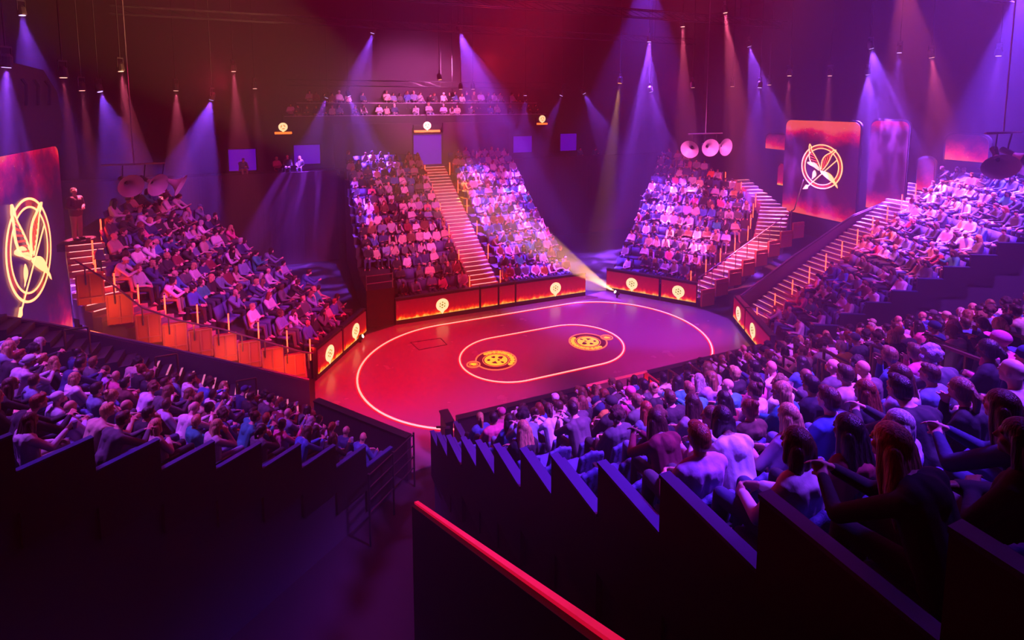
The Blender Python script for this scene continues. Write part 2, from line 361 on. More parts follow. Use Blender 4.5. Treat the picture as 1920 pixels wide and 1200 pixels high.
# ------------------------------------------------------------------ stands
def inside(p, poly):
    x, y = p; c = False; n = len(poly)
    for i in range(n):
        (x0, y0), (x1, y1) = poly[i], poly[(i + 1) % n]
        if (y0 > y) != (y1 > y) and x < (x1 - x0) * (y - y0) / (y1 - y0) + x0: c = not c
    return c
STANDS = {}
class Stand:
    def __init__(s, key, name, p0, n, poly, rows, tread, riser, s0, h0, spacing=.54):
        s.key, s.name, s.p0, s.n, s.poly, s.rows = key, name, Vector((*p0, 0)), Vector((*n, 0)).normalized(), poly, rows
        s.tread, s.riser, s.s0, s.h0, s.sp = tread, riser, s0, h0, spacing
        s.t = Vector((-s.n.y, s.n.x, 0)); STANDS[key] = s
    def h(s, i): return s.h0 + s.riser * i
    def span(s, i, off=.5):
        b_ = s.p0 + s.n * (s.s0 + (i + off) * s.tread); ts = [k * .05 for k in range(-700, 700) if inside((b_ + s.t * (k * .05)).xy, s.poly)]
        return (min(ts), max(ts)) if ts else None
    def pt(s, i, off, t, dh=0.0):
        b_ = s.p0 + s.n * (s.s0 + (i + off) * s.tread) + s.t * t; return W(b_.x, b_.y, s.h(i) + dh)
    def dirs(s, i=0): return D(s.t.x, s.t.y), D(s.n.x, s.n.y)
class Fan(Stand):
    """a corner stand whose rows swing round: row i runs from near[i] to far[i]"""
    def __init__(s, key, name, near, far, riser, h0, spacing=.54):
        s.key, s.name, s.near, s.far, s.rows = key, name, [Vector((*p, 0)) for p in near], [Vector((*p, 0)) for p in far], len(near) - 1
        s.riser, s.h0, s.sp = riser, h0, spacing; s.p0 = s.near[0]; STANDS[key] = s
    def line(s, i, off): return s.near[i].lerp(s.near[i + 1], off), s.far[i].lerp(s.far[i + 1], off)
    def span(s, i, off=.5): a, b_ = s.line(i, off); return (0, (b_ - a).length)
    def pt(s, i, off, t, dh=0.0):
        a, b_ = s.line(i, off); q = a + (b_ - a).normalized() * t; return W(q.x, q.y, s.h(i) + dh)
    def dirs(s, i=0):
        a, b_ = s.line(i, .6); t = (b_ - a).normalized(); n = Vector((-t.y, t.x, 0)); n = n if n.dot(a) > 0 else -n
        return D(t.x, t.y), D(n.x, n.y)
def build_stand(st, label, teeth=None, tooth_h=.75, wallfront=True):
    root = empty('seating_stand', W(st.p0.x, st.p0.y, 0), label, 'seating stand', 'seating stands around the stage')
    st.root = root
    m_ = MB(); T, N_ = st.dirs()
    for i in range(st.rows):
        sp = st.span(i)
        if not sp: continue
        a, b_ = sp; mid = st.pt(i, .5, (a + b_) / 2); 
        if isinstance(st, Fan): m_.prism([tuple(q.xy) for q in (st.near[i], st.far[i], st.far[i + 1], st.near[i + 1])], 0, st.h(i), 0, lambda x, y, z: W(x, y, z)); continue
        m_.obox((mid.x, mid.y, st.h(i) / 2), T * (b_ - a) / 2, N_ * st.tread / 2, (0, 0, st.h(i) / 2))
    m_.build('terrace', mat('terrace_carpet', (.035, .03, .045), .85), root)
    if teeth:                                        # stepped boards closing each row at its open end
        for i in range(st.rows):
            sp = st.span(i)
            if not sp: continue
            for side in teeth:
                t = sp[0] if side < 0 else sp[1]
                m_ = MB(); c = st.pt(i, .5, t + side * .04); top = st.h(i) + tooth_h
                m_.obox((c.x, c.y, top - .55 - .0), T * .035, N_ * st.tread / 2, (0, 0, .55))
                m_.obox((c.x, c.y, top + .015), T * .05, N_ * st.tread / 2, (0, 0, .015), 1)
                c2 = st.pt(i, .5, t - side * .07); m_.obox((c2.x, c2.y, top - .07), T * .022, N_ * st.tread / 2, (0, 0, .02), 1)
                m_.build('side_panel', [BLACK, mat('blue_highlight_panel_cap', (.03, .05, .16), .35)], root)  # cap colour carries the blue highlight along the rails
    return root
A1 = Stand('A1', 'near stand', (0, -4.9), (0, -1), [(-5.5, -5.2), (-.8, -5.2), (-.8, -18.2), (-6.85, -18.2), (-6.5, -7.6), (-5.6, -7.0)], 13, .95, .53, 1.24, 1.10)
A2 = Stand('A2', 'near stand beyond the aisle', (0, -4.9), (0, -1), [(.8, -5.2), (6.6, -5.2), (9.8, -13), (11.5, -18.2), (.8, -18.2)], 13, .95, .53, 1.24, 1.10)
nB = Vector((-.81, -.586)).normalized()
B = Stand('B', 'left near stand', (-6.5, -5.3), nB, [(-6.5, -5.3), (-8.6, -2.35), (-19, -2.35), (-19, -13.5), (-16.9, -12.8)], 12, .88, .53, .8, .6)
nearC = [(-8.55, 1.35), (-9.3, 1.35), (-10.2, 1.35), (-11.1, 1.35), (-12.0, 1.35), (-12.9, 1.35), (-13.6, 1.35), (-14.2, 1.35), (-14.7, 1.5), (-14.95, 2.3), (-15.0, 3.5), (-15.1, 4.7)]
C = Fan('C', 'left far stand', nearC, [(-6.7 - .72 * i, 4.5 + .50 * i) for i in range(12)], .45, .72)
Dd = Stand('D', 'far centre stand', (-5, 4.9), (0, 1), [(-4.9, 5.0), (-.95, 5.0), (-.95, 17), (-5.9, 17), (-6.2, 7.6), (-4.9, 7.6)], 14, .755, .403, .8, .5, .47)
Ee = Stand('E', 'far centre stand beyond the stairs', (.65, 4.9), (0, 1), [(.65, 5.0), (4.8, 5.0), (5.3, 17), (.65, 17)], 14, .755, .403, .8, .5, .47)
nearF = [(9.0, 2.45), (10.0, 2.5), (11.0, 2.5), (12.0, 2.55), (13.1, 2.65), (13.9, 3.0), (14.7, 3.5), (15.4, 4.0), (16.0, 5.1), (16.1, 6.2), (15.9, 7.3), (15.6, 8.4), (15.3, 9.4)]
Ff = Fan('F', 'right far stand', nearF, [(6.6 + .70 * i, 5.4 + .53 * i) for i in range(13)], .46, .6, .48)
G = Stand('G', 'right stand', (7.3, -4.4), (.88, -.474), [(8.5, -2.45), (21, -2.45), (21, -11.6), (7.3, -4.4)], 14, .88, .47, .8, .45)
build_stand(A1, 'dark stepped seating stand nearest the viewer, left of its centre aisle', teeth=(-1,))
build_stand(A2, 'dark stepped seating stand nearest the viewer, right of its centre aisle')
build_stand(B, 'dark stepped seating stand at lower left behind the sawtooth black panels', teeth=(1,))
build_stand(C, 'stepped seating stand at far left above the row of orange wooden boxes')
build_stand(Dd, 'stepped seating stand on the left of the far pink staircase')
build_stand(Ee, 'stepped seating stand on the right of the far pink staircase')
build_stand(Ff, 'stepped seating stand beyond the stage below the hanging white horns')
build_stand(G, 'stepped seating stand at right below the ember screens', teeth=(-1,))

# ------------------------------------------------------------------ flame ribbons along the stand fronts
def fascia(stand, a, b_, discs, label, z0=.24, z1=1.12, led=True, back=.16):
    a, b_ = Vector((*a, 0)), Vector((*b_, 0)); d = (b_ - a); L = d.length; d.normalize(); nrm = Vector((-d.y, d.x, 0))
    if (a + nrm).length > a.length: nrm = -nrm       # towards the stage
    A_, dw, nw = W(a.x, a.y), D(d.x, d.y), D(nrm.x, nrm.y)
    rt = empty('flame_ribbon_wall' if led else 'front_guard_wall', A_, label, 'low wall', 'low walls round the stage')
    m_ = MB(); c = A_ + dw * L / 2 - nw * back / 2; m_.obox((c.x, c.y, .60), dw * L / 2, nw * back / 2, (0, 0, .60)); m_.build('wall_panel', DARK, rt)
    m_ = MB(); c = A_ + dw * L / 2 - nw * back / 2; m_.obox((c.x, c.y, 1.22), dw * L / 2, nw * (back / 2 + .03), (0, 0, .02)); m_.build('top_rail', BMETAL, rt)
    if led:
        c = A_ + nw * .02
        me = bpy.data.meshes.new('flame_screen'); H = z1 - z0; x0, x1 = .03, L - .03
        vs = [(x, y, z) for x in (x0, x1) for y in (0, .03) for z in (0, H)]
        me.from_pydata(vs, [], [(0, 1, 3, 2), (4, 6, 7, 5), (0, 4, 5, 1), (2, 3, 7, 6), (0, 2, 6, 4), (1, 5, 7, 3)]); me.materials.append(FASC)
        o = bpy.data.objects.new('flame_screen', me); COL.objects.link(o); o.parent = rt
        o.matrix_local = Matrix.Translation(-rt.location) @ Matrix(((dw.x, nw.x, 0, c.x), (dw.y, nw.y, 0, c.y), (0, 0, 1, z0), (0, 0, 0, 1)))
        for t in discs:
            c = A_ + dw * (t * L) + nw * .055; q = Vector((c.x, c.y, z0 + .42))
            m_ = MB(); m_.disc_ring(q, dw, Vector((0, 0, 1)), 0, .30, 0, .012, 32, nrm=nw)
            m_.add([q + dw * -.12 + Vector((0, 0, -.26)), q + dw * .12 + Vector((0, 0, -.26)), q + Vector((0, 0, -.44))], [(0, 1, 2)])
            e_ = m_.build('emblem_disc', DISC, rt)
            m_ = MB()
            for k in range(6):
                m_.disc_ring(q + nw * .014, dw, Vector((0, 0, 1)), .10, .15, 0, .004, 4, a0=k * 60 + 8, a1=k * 60 + 42, nrm=nw)
            m_.disc_ring(q + nw * .014, dw, Vector((0, 0, 1)), .0, .05, 0, .004, 5, nrm=nw)
            mk = m_.build('emblem_mark', DISCD, None); mk.parent = e_; mk.matrix_parent_inverse = (rt.matrix_basis).inverted()
    return rt
fascia('C', (-8.55, 1.15), (-7.55, 2.62), [.45], 'low flame ribbon wall with one disc at the end beside the orange boxes')
fascia('C', (-7.5, 2.70), (-6.4, 4.3), [.5], 'low flame ribbon wall with one disc next to the small stage-level lamp')
fascia('D', (-5.0, 4.9), (-1.0, 4.9), [.54], 'long low flame ribbon wall left of the gate below the far stairs')
fascia('D', (-.95, 4.9), (-.05, 4.9), [], 'short flame ribbon gate leaf at the foot of the far stairs, left leaf')
fascia('D', (0, 4.9), (.85, 4.9), [], 'short flame ribbon gate leaf at the foot of the far stairs, right leaf')
fascia('E', (.9, 4.9), (4.8, 4.8), [.55], 'long low flame ribbon wall right of the gate below the far stairs')
fascia('F', (6.2, 5.0), (7.9, 2.77), [.5], 'low flame ribbon wall right of the tan follow spot')
fascia('F', (7.95, 2.7), (9.0, 1.3), [.5], 'low flame ribbon wall at the corner beside the dark walkway')
fascia('G', (9.4, -.7), (8.7, -2.0), [.5], 'low flame ribbon wall at right, farther piece')
fascia('G', (8.65, -2.1), (7.35, -4.5), [.35], 'low flame ribbon wall at right, nearer piece')
fascia('A', (-5.2, -4.9), (-1.0, -4.9), [], 'plain dark guard wall in front of the near stand, left of its gate', led=False)
fascia('A', (1.2, -4.9), (6.4, -4.9), [], 'plain dark guard wall in front of the near stand, right of its gate', led=False)
fascia('B', (-8.7, -2.4), (-6.55, -5.25), [], 'plain dark guard wall in front of the lower left stand', led=False)

# ------------------------------------------------------------------ stairs
def stair_path(name, label, inner, outer, h0, h1, n, nose=NOSE, lit_from=0, lit_to=99, tread=None):
    def walk(pts, f):
        L = [0]
        for p, q in zip(pts, pts[1:]): L.append(L[-1] + math.dist(p, q))
        d = f * L[-1]
        for i in range(len(pts) - 1):
            if d <= L[i + 1] + 1e-9:
                k = (d - L[i]) / max(1e-9, L[i + 1] - L[i]); return (pts[i][0] + (pts[i + 1][0] - pts[i][0]) * k, pts[i][1] + (pts[i + 1][1] - pts[i][1]) * k)
        return pts[-1]
    a0 = inner[0]; rt = empty(name, W(a0[0], a0[1], 0), label, 'stairs', 'aisle stairs')
    tr, ns = MB(), MB()
    for k in range(n):
        f0, f1 = k / n, (k + 1) / n; h = h0 + (h1 - h0) * (k + 1) / n
        a, b_, c, d = walk(inner, f0), walk(outer, f0), walk(outer, f1), walk(inner, f1)
        zb = max(0, h - .6)
        vs = [W(*p, z) for z in (zb, h) for p in (a, b_, c, d)]
        tr.add(vs, [(0, 3, 2, 1), (4, 5, 6, 7), (0, 1, 5, 4), (1, 2, 6, 5), (2, 3, 7, 6), (3, 0, 4, 7)])
        A_, B_ = W(*a, h), W(*b_, h); e = (B_ - A_).normalized(); A_ += e * .08; B_ -= e * .08
        back = (W(*d, h) - W(*a, h)).normalized()
        if k < lit_from or k > lit_to: continue
        ns.bar(A_ + back * .03 + Vector((0, 0, .004)), B_ + back * .03 + Vector((0, 0, .004)), .05, .012)
    tr.build('steps', tread or STEP, rt); ns.build('step_light_strips', nose, rt); return rt
stair_path('staircase', 'long straight staircase with glowing pink step edges below the violet doorway', [(-.9, 5.9), (-.9, 16.3)], [(.6, 5.9), (.6, 16.3)], .35, 5.75, 36)
stair_path('staircase', 'curved staircase with pink step edges at the side of the right far stand', [(9.1, 2.35), (13.8, 2.45), (16.1, 4.1), (16.5, 6.6)], [(9.1, 1.3), (14.7, 1.3), (17.1, 3.0), (17.5, 6.6)], .3, 5.2, 32)
stair_path('staircase', 'staircase with pale pink steps below the standing man at far left', [(-8.9, 1.25), (-14.2, 1.25), (-15.1, 3.2)], [(-8.9, .4), (-14.7, .4), (-15.4, 1.0), (-16.15, 3.2)], .4, 5.3, 32, lit_from=21)
stair_path('staircase', 'staircase with warm lit steps between the red tubes and slanting wall, right stand', [(9.0, -2.35), (21, -2.35)], [(9.2, -1.0), (21, -1.0)], .25, 5.8, 38, NOSEW)
stair_path('staircase', 'centre aisle stairs of the near stand with warm tan steps between handrails', [(-.75, -5.6), (-.75, -17.5)], [(.75, -5.6), (.75, -17.5)], .4, 7.4, 40, mat('dim_step_light_strip', (.8, .6, .4), .5, emit=(1.0, .36, .14), strength=.5))
stair_path('staircase', 'staircase along the dark slanting wall behind the lower left stand', [(-8.7, -2.25), (-19, -2.25)], [(-8.7, -1.45), (-19, -1.45)], .3, 6.2, 38, mat('dim_pink_step_light_strip', (.8, .6, .4), .5, emit=(1.0, .4, .3), strength=.3), lit_to=15, tread=mat('dark_step_board', (.035, .028, .035), .7))
# landing where the man stands
mb = MB(); mb.obox(W(-15.75, 5.4, 5.2), D(.62, 0), D(0, 2.2), (0, 0, .12)); 
for v_ in (3.3, 7.5): mb.bar(W(-16, v_, 0), W(-16, v_, 5.1), .15)
tag(mb.build('landing_platform', DARK), 'dark landing platform under the standing man at far left', 'platform')

# ------------------------------------------------------------------ red tube lights
ORD = ['zeroth', 'first', 'second', 'third', 'fourth', 'fifth', 'sixth', 'seventh', 'eighth', 'ninth', 'tenth', 'eleventh', 'twelfth', 'thirteenth', 'fourteenth', 'fifteenth', 'sixteenth', 'seventeenth', 'eighteenth', 'nineteenth', 'twentieth', 'twenty-first', 'twenty-second', 'twenty-third', 'twenty-fourth', 'twenty-fifth', 'twenty-sixth', 'twenty-seventh']
def stick(p, label, L=.82):
    rt = empty('red_tube_light', p, label, 'light tube', 'red light tubes along the aisles')
    m_ = MB(); m_.tube([Vector(p) + Vector((0, 0, .02)), Vector(p) + Vector((0, 0, L))], .022, 8); m_.build('glowing_tube', STICK, rt)
    point('tube_glow_light', Vector(p) + D(0, -.09, L * .55), (1, .01, .005), 15, .05)
    m_ = MB(); m_.box(Vector(p) + Vector((.0, 0, .01)), (.09, .09, .02)); m_.tube([Vector(p) + Vector((0, 0, L)), Vector(p) + Vector((0, 0, L + .03))], .028, 8); m_.build('end_cap', BMETAL, rt)
for i, q in enumerate(nearC[:11]):
    stick(W(q[0] - .2, q[1] - .05, .72 + .45 * i), 'red light tube on the left far stand, %s one up from the stage' % ORD[i + 1])
for i, q in enumerate([(9.6, 2.42), (10.6, 2.45), (11.6, 2.5), (12.6, 2.52), (13.75, 2.75), (14.5, 3.3), (15.25, 3.85), (15.9, 4.3), (16.2, 5.7), (16.1, 6.9)]):
    stick(W(*q, .62 + .47 * i), 'red light tube on the right far stand, %s one up from the stage' % ORD[i + 1])
for i in range(11):
    u_ = 8.9 + 1.02 * i; stick(W(u_, -2.42, .55 + .47 * i), 'red light tube on the right stand, %s one up from the stage' % ORD[i + 1], .8)
for i in range(6):
    stick(W(.68, 6.4 + 1.78 * i, .6 + .93 * i), 'red light tube on the right edge of the far pink staircase, %s one up' % ORD[i + 1])
    stick(W(-.98, 6.4 + 1.78 * i, .6 + .93 * i), 'red light tube on the left edge of the far pink staircase, %s one up' % ORD[i + 1], .72)

# ------------------------------------------------------------------ orange boxes and rails at the side of the left far stand
def poly_h(pts, f):
    for (u0, h0), (u1, h1) in zip(pts, pts[1:]):
        if u1 <= f <= u0 or u0 <= f <= u1: return h0 + (h1 - h0) * (f - u0) / (u1 - u0)
    return pts[-1][1]
RAILC = [(-8.7, 1.45), (-9.04, 1.56), (-11.37, 2.75), (-12.57, 3.25), (-13.46, 3.78), (-14.29, 4.75), (-15.02, 5.45), (-15.6, 5.95)]
for i in range(9):
    u0 = -8.95 - .68 * i; u1 = u0 - .64; v_ = .2; top = poly_h(RAILC, (u0 + u1) / 2) - .1; hh = .92
    lb = 'orange lit wooden side box of the left far stand, %s from the stage' % ORD[i + 1]
    rt = empty('wooden_side_box', W((u0 + u1) / 2, v_, top - hh), lb, 'wooden box', 'orange wooden boxes beside the left far stand')
    m_ = MB(); c = W((u0 + u1) / 2, v_ + .0, top - hh / 2); m_.obox(c, D(.32, 0), D(0, .05), (0, 0, hh / 2)); m_.build('board', CLAD, rt)
    m_ = MB()
    for uu in (u0 - .02, (u0 + u1) / 2, u1 + .02): m_.bar(W(uu, v_ - .06, top - hh), W(uu, v_ - .06, top), .05, .03)
    m_.bar(W(u0, v_ - .07, top - hh + .2), W(u1, v_ - .07, top - hh + .2), .03, .03); m_.bar(W(u0, v_ - .07, top - .02), W(u1, v_ - .07, top - .02), .03, .04)
    m_.build('batten', CLADE, rt)
mb = MB()
mb.tube([W(a, .12, b_ + .06) for a, b_ in RAILC[:-1]], .03, 8)
for i in range(10): u_ = -8.85 - .66 * i; mb.bar(W(u_, .12, poly_h(RAILC, u_) - .5), W(u_, .12, poly_h(RAILC, u_) + .06), .03)
for u_, h_ in ((-9.6, 1.3), (-11.2, 2.0), (-12.8, 2.9), (-14.3, 4.0)): point('box_fill_light', W(u_, -.55, h_), (1, .13, .03), 22, .15)  # orange point fills added to brighten the wooden boxes
tag(mb.build('handrail', METAL), 'sloping steel handrail running along the tops of the orange wooden boxes', 'handrail')
mb = MB()
mb.tube([W(9.0, 1.22, 1.5), W(11, 1.22, 2.4), W(15.3, 1.22, 4.4), W(18.0, 2.9, 5.6)], .03, 8)
for i in range(9): u_ = 9.1 + .75 * i; mb.bar(W(u_, 1.22, .5 + .35 * i), W(u_, 1.22, 1.5 + .36 * i), .03)
tag(mb.build('handrail', METAL), 'sloping steel handrail on the outside of the curved staircase', 'handrail')
for i in range(8):
    u0 = 9.15 + .86 * i; top = .9 + .40 * i
    rt = empty('wooden_side_box', W(u0 + .4, 1.15, top - .85), 'dim red wooden side box of the right far stand, %s from the stage' % ORD[i + 1], 'wooden box', 'wooden boxes beside the right far stand')
    m_ = MB(); m_.obox(W(u0 + .4, 1.15, top - .42), D(.40, 0), D(0, .05), (0, 0, .42)); m_.build('board', CLAD, rt)
    m_ = MB(); m_.bar(W(u0, 1.08, top - .84), W(u0, 1.08, top), .04); m_.bar(W(u0, 1.08, top - .2), W(u0 + .8, 1.08, top - .2), .03); m_.build('batten', CLADE, rt)

# slanting walls ------------------------------------------------------------
SLW = mat('satin_dark_wall', (.10, .06, .10), .38, bump=(1.5, .2, (1, 1, .1)))
def slant_wall(name, pts, v_, th, label, m, base=0.0, capm=None):
    mb_ = MB()
    rt = empty(name, W(pts[0][0], v_, 0), label, 'slanting wall')
    for (u0, h0), (u1, h1) in zip(pts, pts[1:]):
        vs = [W(u_, vv, z) for vv in (v_ - th / 2, v_ + th / 2) for u_, z in ((u0, base), (u1, base), (u1, h1), (u0, h0))]
        mb_.add(vs, [(0, 1, 2, 3), (7, 6, 5, 4), (0, 4, 5, 1), (1, 5, 6, 2), (2, 6, 7, 3), (3, 7, 4, 0)])
    mb_.build('wall_panel', m, rt)
    mb_ = MB(); mb_.tube([W(u_, v_, h + .03) for u_, h in pts], .035, 6); mb_.build('top_rail', capm or METAL, rt); return rt
slant_wall('slanting_wall', [(-8.9, 1.28), (-11.1, 2.30), (-12.6, 3.0), (-15.2, 4.15), (-16.4, 4.6), (-20, 6.0)], -1.3, .14, 'dark satin slanting wall between the lower left stand and the orange boxes', SLW)
slant_wall('slanting_wall', [(9.6, 1.2), (12.9, 2.72), (16.9, 4.32), (19.3, 4.82), (22, 5.2)], -.85, .14, 'dark magenta slanting wall beside the warm lit stairs of the right stand', SLW)
# walkway parapet at the bottom with the red line
rt = empty('walkway_parapet', W(-7.7, -10.9, 0), 'black sloping walkway parapet with a glowing red line in the near foreground', 'parapet')
mb = MB(); p0, p1 = (-10.94, 3.85), (-18.4, 8.05)
for (a, ha), (b_, hb) in [((-10.94, 3.75), (-18.4, 7.95))]:
    vs = [W(uu, vv, z) for uu in (-7.75, -7.6) for vv, z in ((a, 0), (b_, 0), (b_, hb), (a, ha))]
    mb.add(vs, [(0, 1, 2, 3), (7, 6, 5, 4), (0, 4, 5, 1), (1, 5, 6, 2), (2, 6, 7, 3), (3, 7, 4, 0)])
mb.build('wall_panel', BLACK, rt)
mb = MB(); mb.bar(W(-7.68, -10.94, 3.79), W(-7.68, -18.4, 7.99), .06, .03); mb.build('red_glow_strip', REDLINE, rt)

# near aisle handrail frames, gate, post
RAILM = mat('bronze_rail', (.12, .07, .05), .4, .6)
k = 0
for sx in (-.72, .72):
    for i in range(1, 13):
        v_ = -4.9 - .85 - .95 * i; h = .75 + .53 * i
        mb = MB()
        for dv in (0, .55): mb.bar(W(sx, v_ - dv, h), W(sx, v_ - dv, h + .98), .04)
        mb.bar(W(sx, v_ + .0, h + .98), W(sx, v_ - .55, h + .98), .05, .04)
        tag(mb.build('aisle_handrail', RAILM), 'dark rectangular handrail frame on the %s side of the near aisle, %s row up' % ('left' if sx < 0 else 'right', ORD[i + 1]), 'handrail', 'handrail frames in the near aisle')
for i in range(1, 10, 2):
    u_ = -9.4 - .95 * i; h = .3 + .54 * (i + .4); mb = MB()
    for du in (0, .5): mb.bar(W(u_ - du, -2.2, h), W(u_ - du, -2.2, h + 1.05), .04)
    mb.bar(W(u_, -2.2, h + 1.05), W(u_ - .5, -2.2, h + 1.05), .05, .04)
    tag(mb.build('aisle_handrail', RAILM), 'dark rectangular handrail frame against the slanting wall, %s row of lower left stand' % ORD[i + 1], 'handrail', 'handrail frames behind the lower left stand')
rt = empty('entrance_gate', W(-1.0, -4.95, 0), 'red lit entrance surround with a pink top edge in front of the near stand', 'gate')
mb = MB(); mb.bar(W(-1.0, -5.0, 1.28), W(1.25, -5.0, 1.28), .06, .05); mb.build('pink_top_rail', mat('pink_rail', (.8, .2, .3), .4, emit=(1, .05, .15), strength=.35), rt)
mb = MB(); mb.obox(W(-1.0, -5.6, .65), D(.04, 0), D(0, .6), (0, 0, .62)); mb.obox(W(1.2, -5.6, .65), D(.04, 0), D(0, .6), (0, 0, .62)); mb.build('side_board', mat('red_board', (.75, .08, .06), .5), rt)
point('entrance_lamp', W(.9, -5.4, .9), (1, .02, .02), 14, .08); point('entrance_lamp', W(-.75, -5.4, .9), (1, .02, .02), 10, .08)
mb = MB(); mb.obox(W(-5.45, -4.85, .62), D(.10, 0), D(0, .30), (0, 0, .62)); mb.obox(W(-5.45, -4.85, 1.26), D(.13, 0), D(0, .33), (0, 0, .02))
tag(mb.build('corner_post', BLACK), 'black square corner post ending the near guard wall, one face lit red', 'post')
mb = MB(); mb.bar(W(-5.85, -6.35, 0), W(-5.85, -6.35, 1.9), .12); mb.bar(W(-5.85, -6.35, 1.9), W(-5.85, -5.3, 1.3), .05)
for z in (.5, .9, 1.3): mb.tube([W(-5.92, -6.35, z), W(-5.98, -6.3, z + .1), W(-5.92, -6.3, z + .3)], .03, 6)
tag(mb.build('cable_post', BLACK), 'black post hung with cables at the front corner of the near stand', 'post')
mb = MB()                                            # rails at the lower left stand front
for z in (.55, .85, 1.15, 1.45): mb.tube([W(-6.55, -5.6, z), W(-7.9, -7.1, z + .25)], .02, 6)
for k in (0, .5, 1): mb.bar(W(-6.55 - 1.35 * k, -5.6 - 1.5 * k, 0), W(-6.55 - 1.35 * k, -5.6 - 1.5 * k, 1.5 + .25 * k), .04)
tag(mb.build('access_rail', BMETAL), 'group of dim grey slanting rails at the front corner of the lower left stand', 'handrail')

# ------------------------------------------------------------------ booth beside the far centre stand
rt = empty('corner_booth', W(-5.6, 6.2, 0), 'dark square booth with a small railed deck at the left foot of the far stand', 'booth')
mb = MB(); mb.obox(W(-5.6, 6.2, .85), D(.62, 0), D(0, 1.1), (0, 0, .85)); mb.build('booth_box', DARK, rt)
mb = MB()
for z in (2.0, 2.35): mb.tube([W(-6.2, 5.15, z), W(-5.05, 5.15, z)], .02, 6)
for uu in (-6.2, -5.05): mb.bar(W(uu, 5.15, 1.7), W(uu, 5.15, 2.4), .035)
mb.build('deck_rail', METAL, rt)

# ------------------------------------------------------------------ gallery, doorway, balcony at the far end
def wallpiece(u0, u1, v_, z0, z1, name, label, m=DARK, kind=None):
    mb_ = MB(); mb_.obox(W((u0 + u1) / 2, v_, (z0 + z1) / 2), D((u1 - u0) / 2, 0), D(0, .1), (0, 0, (z1 - z0) / 2))
    return tag(mb_.build(name, m), label, None if kind else 'wall', None, kind)
wallpiece(-26, -6.3, 16.8, 0, 5.75, 'wall_gallery', None, DRAPE, 'structure')
wallpiece(5.5, 19, 16.8, 0, 5.95, 'wall_gallery', None, DRAPE, 'structure')
mb = MB(); mb.obox(W(-16, 18.9, 5.3), D(9.9, 0), D(0, 2.0), (0, 0, .1)); mb.obox(W(12, 18.9, 5.3), D(6.6, 0), D(0, 2.0), (0, 0, .1)); mb.obox(W(-.3, 18.7, 5.62), D(5.8, 0), D(0, 2.2), (0, 0, .1))
struct('floor_gallery', mb, DARK)
# the violet doorway at the head of the stairs
rt = empty('violet_doorway', W(-.15, 17.9, 5.7), 'tall violet lit doorway at the head of the far staircase', 'doorway')
mb = MB(); mb.obox(W(-.1, 18.0, 6.75), D(.98, 0), D(0, .03), (0, 0, 1.03)); mb.build('lit_panel', VWIN, rt)
mb = MB(); mb.bar(W(-1.15, 17.95, 5.72), W(-1.15, 17.95, 7.9), .12); mb.bar(W(.95, 17.95, 5.72), W(.95, 17.95, 7.9), .12); mb.bar(W(-1.2, 17.95, 7.85), W(1.0, 17.95, 7.85), .12); mb.build('frame', BLACK, rt)
wallpiece(-6.3, -1.2, 18.0, 5.7, 8.6, 'wall_behind_stand', None, DARK, 'structure')
wallpiece(1.0, 6.0, 18.0, 5.7, 8.6, 'wall_behind_stand', None, DARK, 'structure')
def violet_panel(u0, u1, z0, z1, label, v_=18.6):
    r_ = empty('lit_panel_window', W((u0 + u1) / 2, v_, z0), label, 'lit window', 'violet lit windows along the gallery')
    m_ = MB(); m_.obox(W((u0 + u1) / 2, v_, (z0 + z1) / 2), D((u1 - u0) / 2, 0), D(0, .03), (0, 0, (z1 - z0) / 2)); m_.build('lit_pane', VWIN, r_)
    m_ = MB()
    for a, b_ in (((u0, z0), (u1, z0)), ((u1, z0), (u1, z1)), ((u1, z1), (u0, z1)), ((u0, z1), (u0, z0))): m_.bar(W(a[0], v_ - .04, a[1]), W(b_[0], v_ - .04, b_[1]), .07)
    m_.build('frame', BLACK, r_)
violet_panel(-12.5, -10.9, 5.75, 7.15, 'plain violet lit window at far left of the gallery')
violet_panel(-8.75, -7.1, 6.0, 7.3, 'violet lit window with a hanging figure shape near the far left stand')
violet_panel(6.6, 8.2, 6.2, 7.5, 'violet lit window just right of the far stand')
violet_panel(10.6, 12.1, 6.2, 7.6, 'violet lit window farther right on the gallery beside a seated figure')
# balcony
mb = MB()
mb.obox(W(.3, 20.0, 8.55), D(9.3, 0), D(0, 1.0), (0, 0, .1)); struct('floor_balcony', mb, DARK)
mb = MB(); mb.obox(W(.6, 20.62, 9.3), D(9.0, 0), D(0, .36), (0, 0, .2)); struct('floor_balcony_upper', mb, DARK)
def parapet(u0, u1, v_, z0, z1, label):
    r_ = empty('balcony_parapet', W(u0, v_, z0), label, 'parapet', 'balcony parapets')
    m_ = MB(); m_.obox(W((u0 + u1) / 2, v_, (z0 + z1) / 2), D((u1 - u0) / 2, 0), D(0, .06), (0, 0, (z1 - z0) / 2)); m_.build('front_panel', BLACK, r_)
    m_ = MB(); m_.bar(W(u0, v_, z1 + .02), W(u1, v_, z1 + .02), .1, .04); m_.build('top_rail', mat('lilac_rail', (.45, .4, .5), .5), r_)
parapet(-9.2, 9.6, 19.05, 8.2, 9.1, 'lower balcony front with a thin pale rail above the central flame sign')
parapet(-8.4, 9.4, 20.25, 9.3, 9.95, 'upper balcony front with a thin pale rail just under the ceiling')
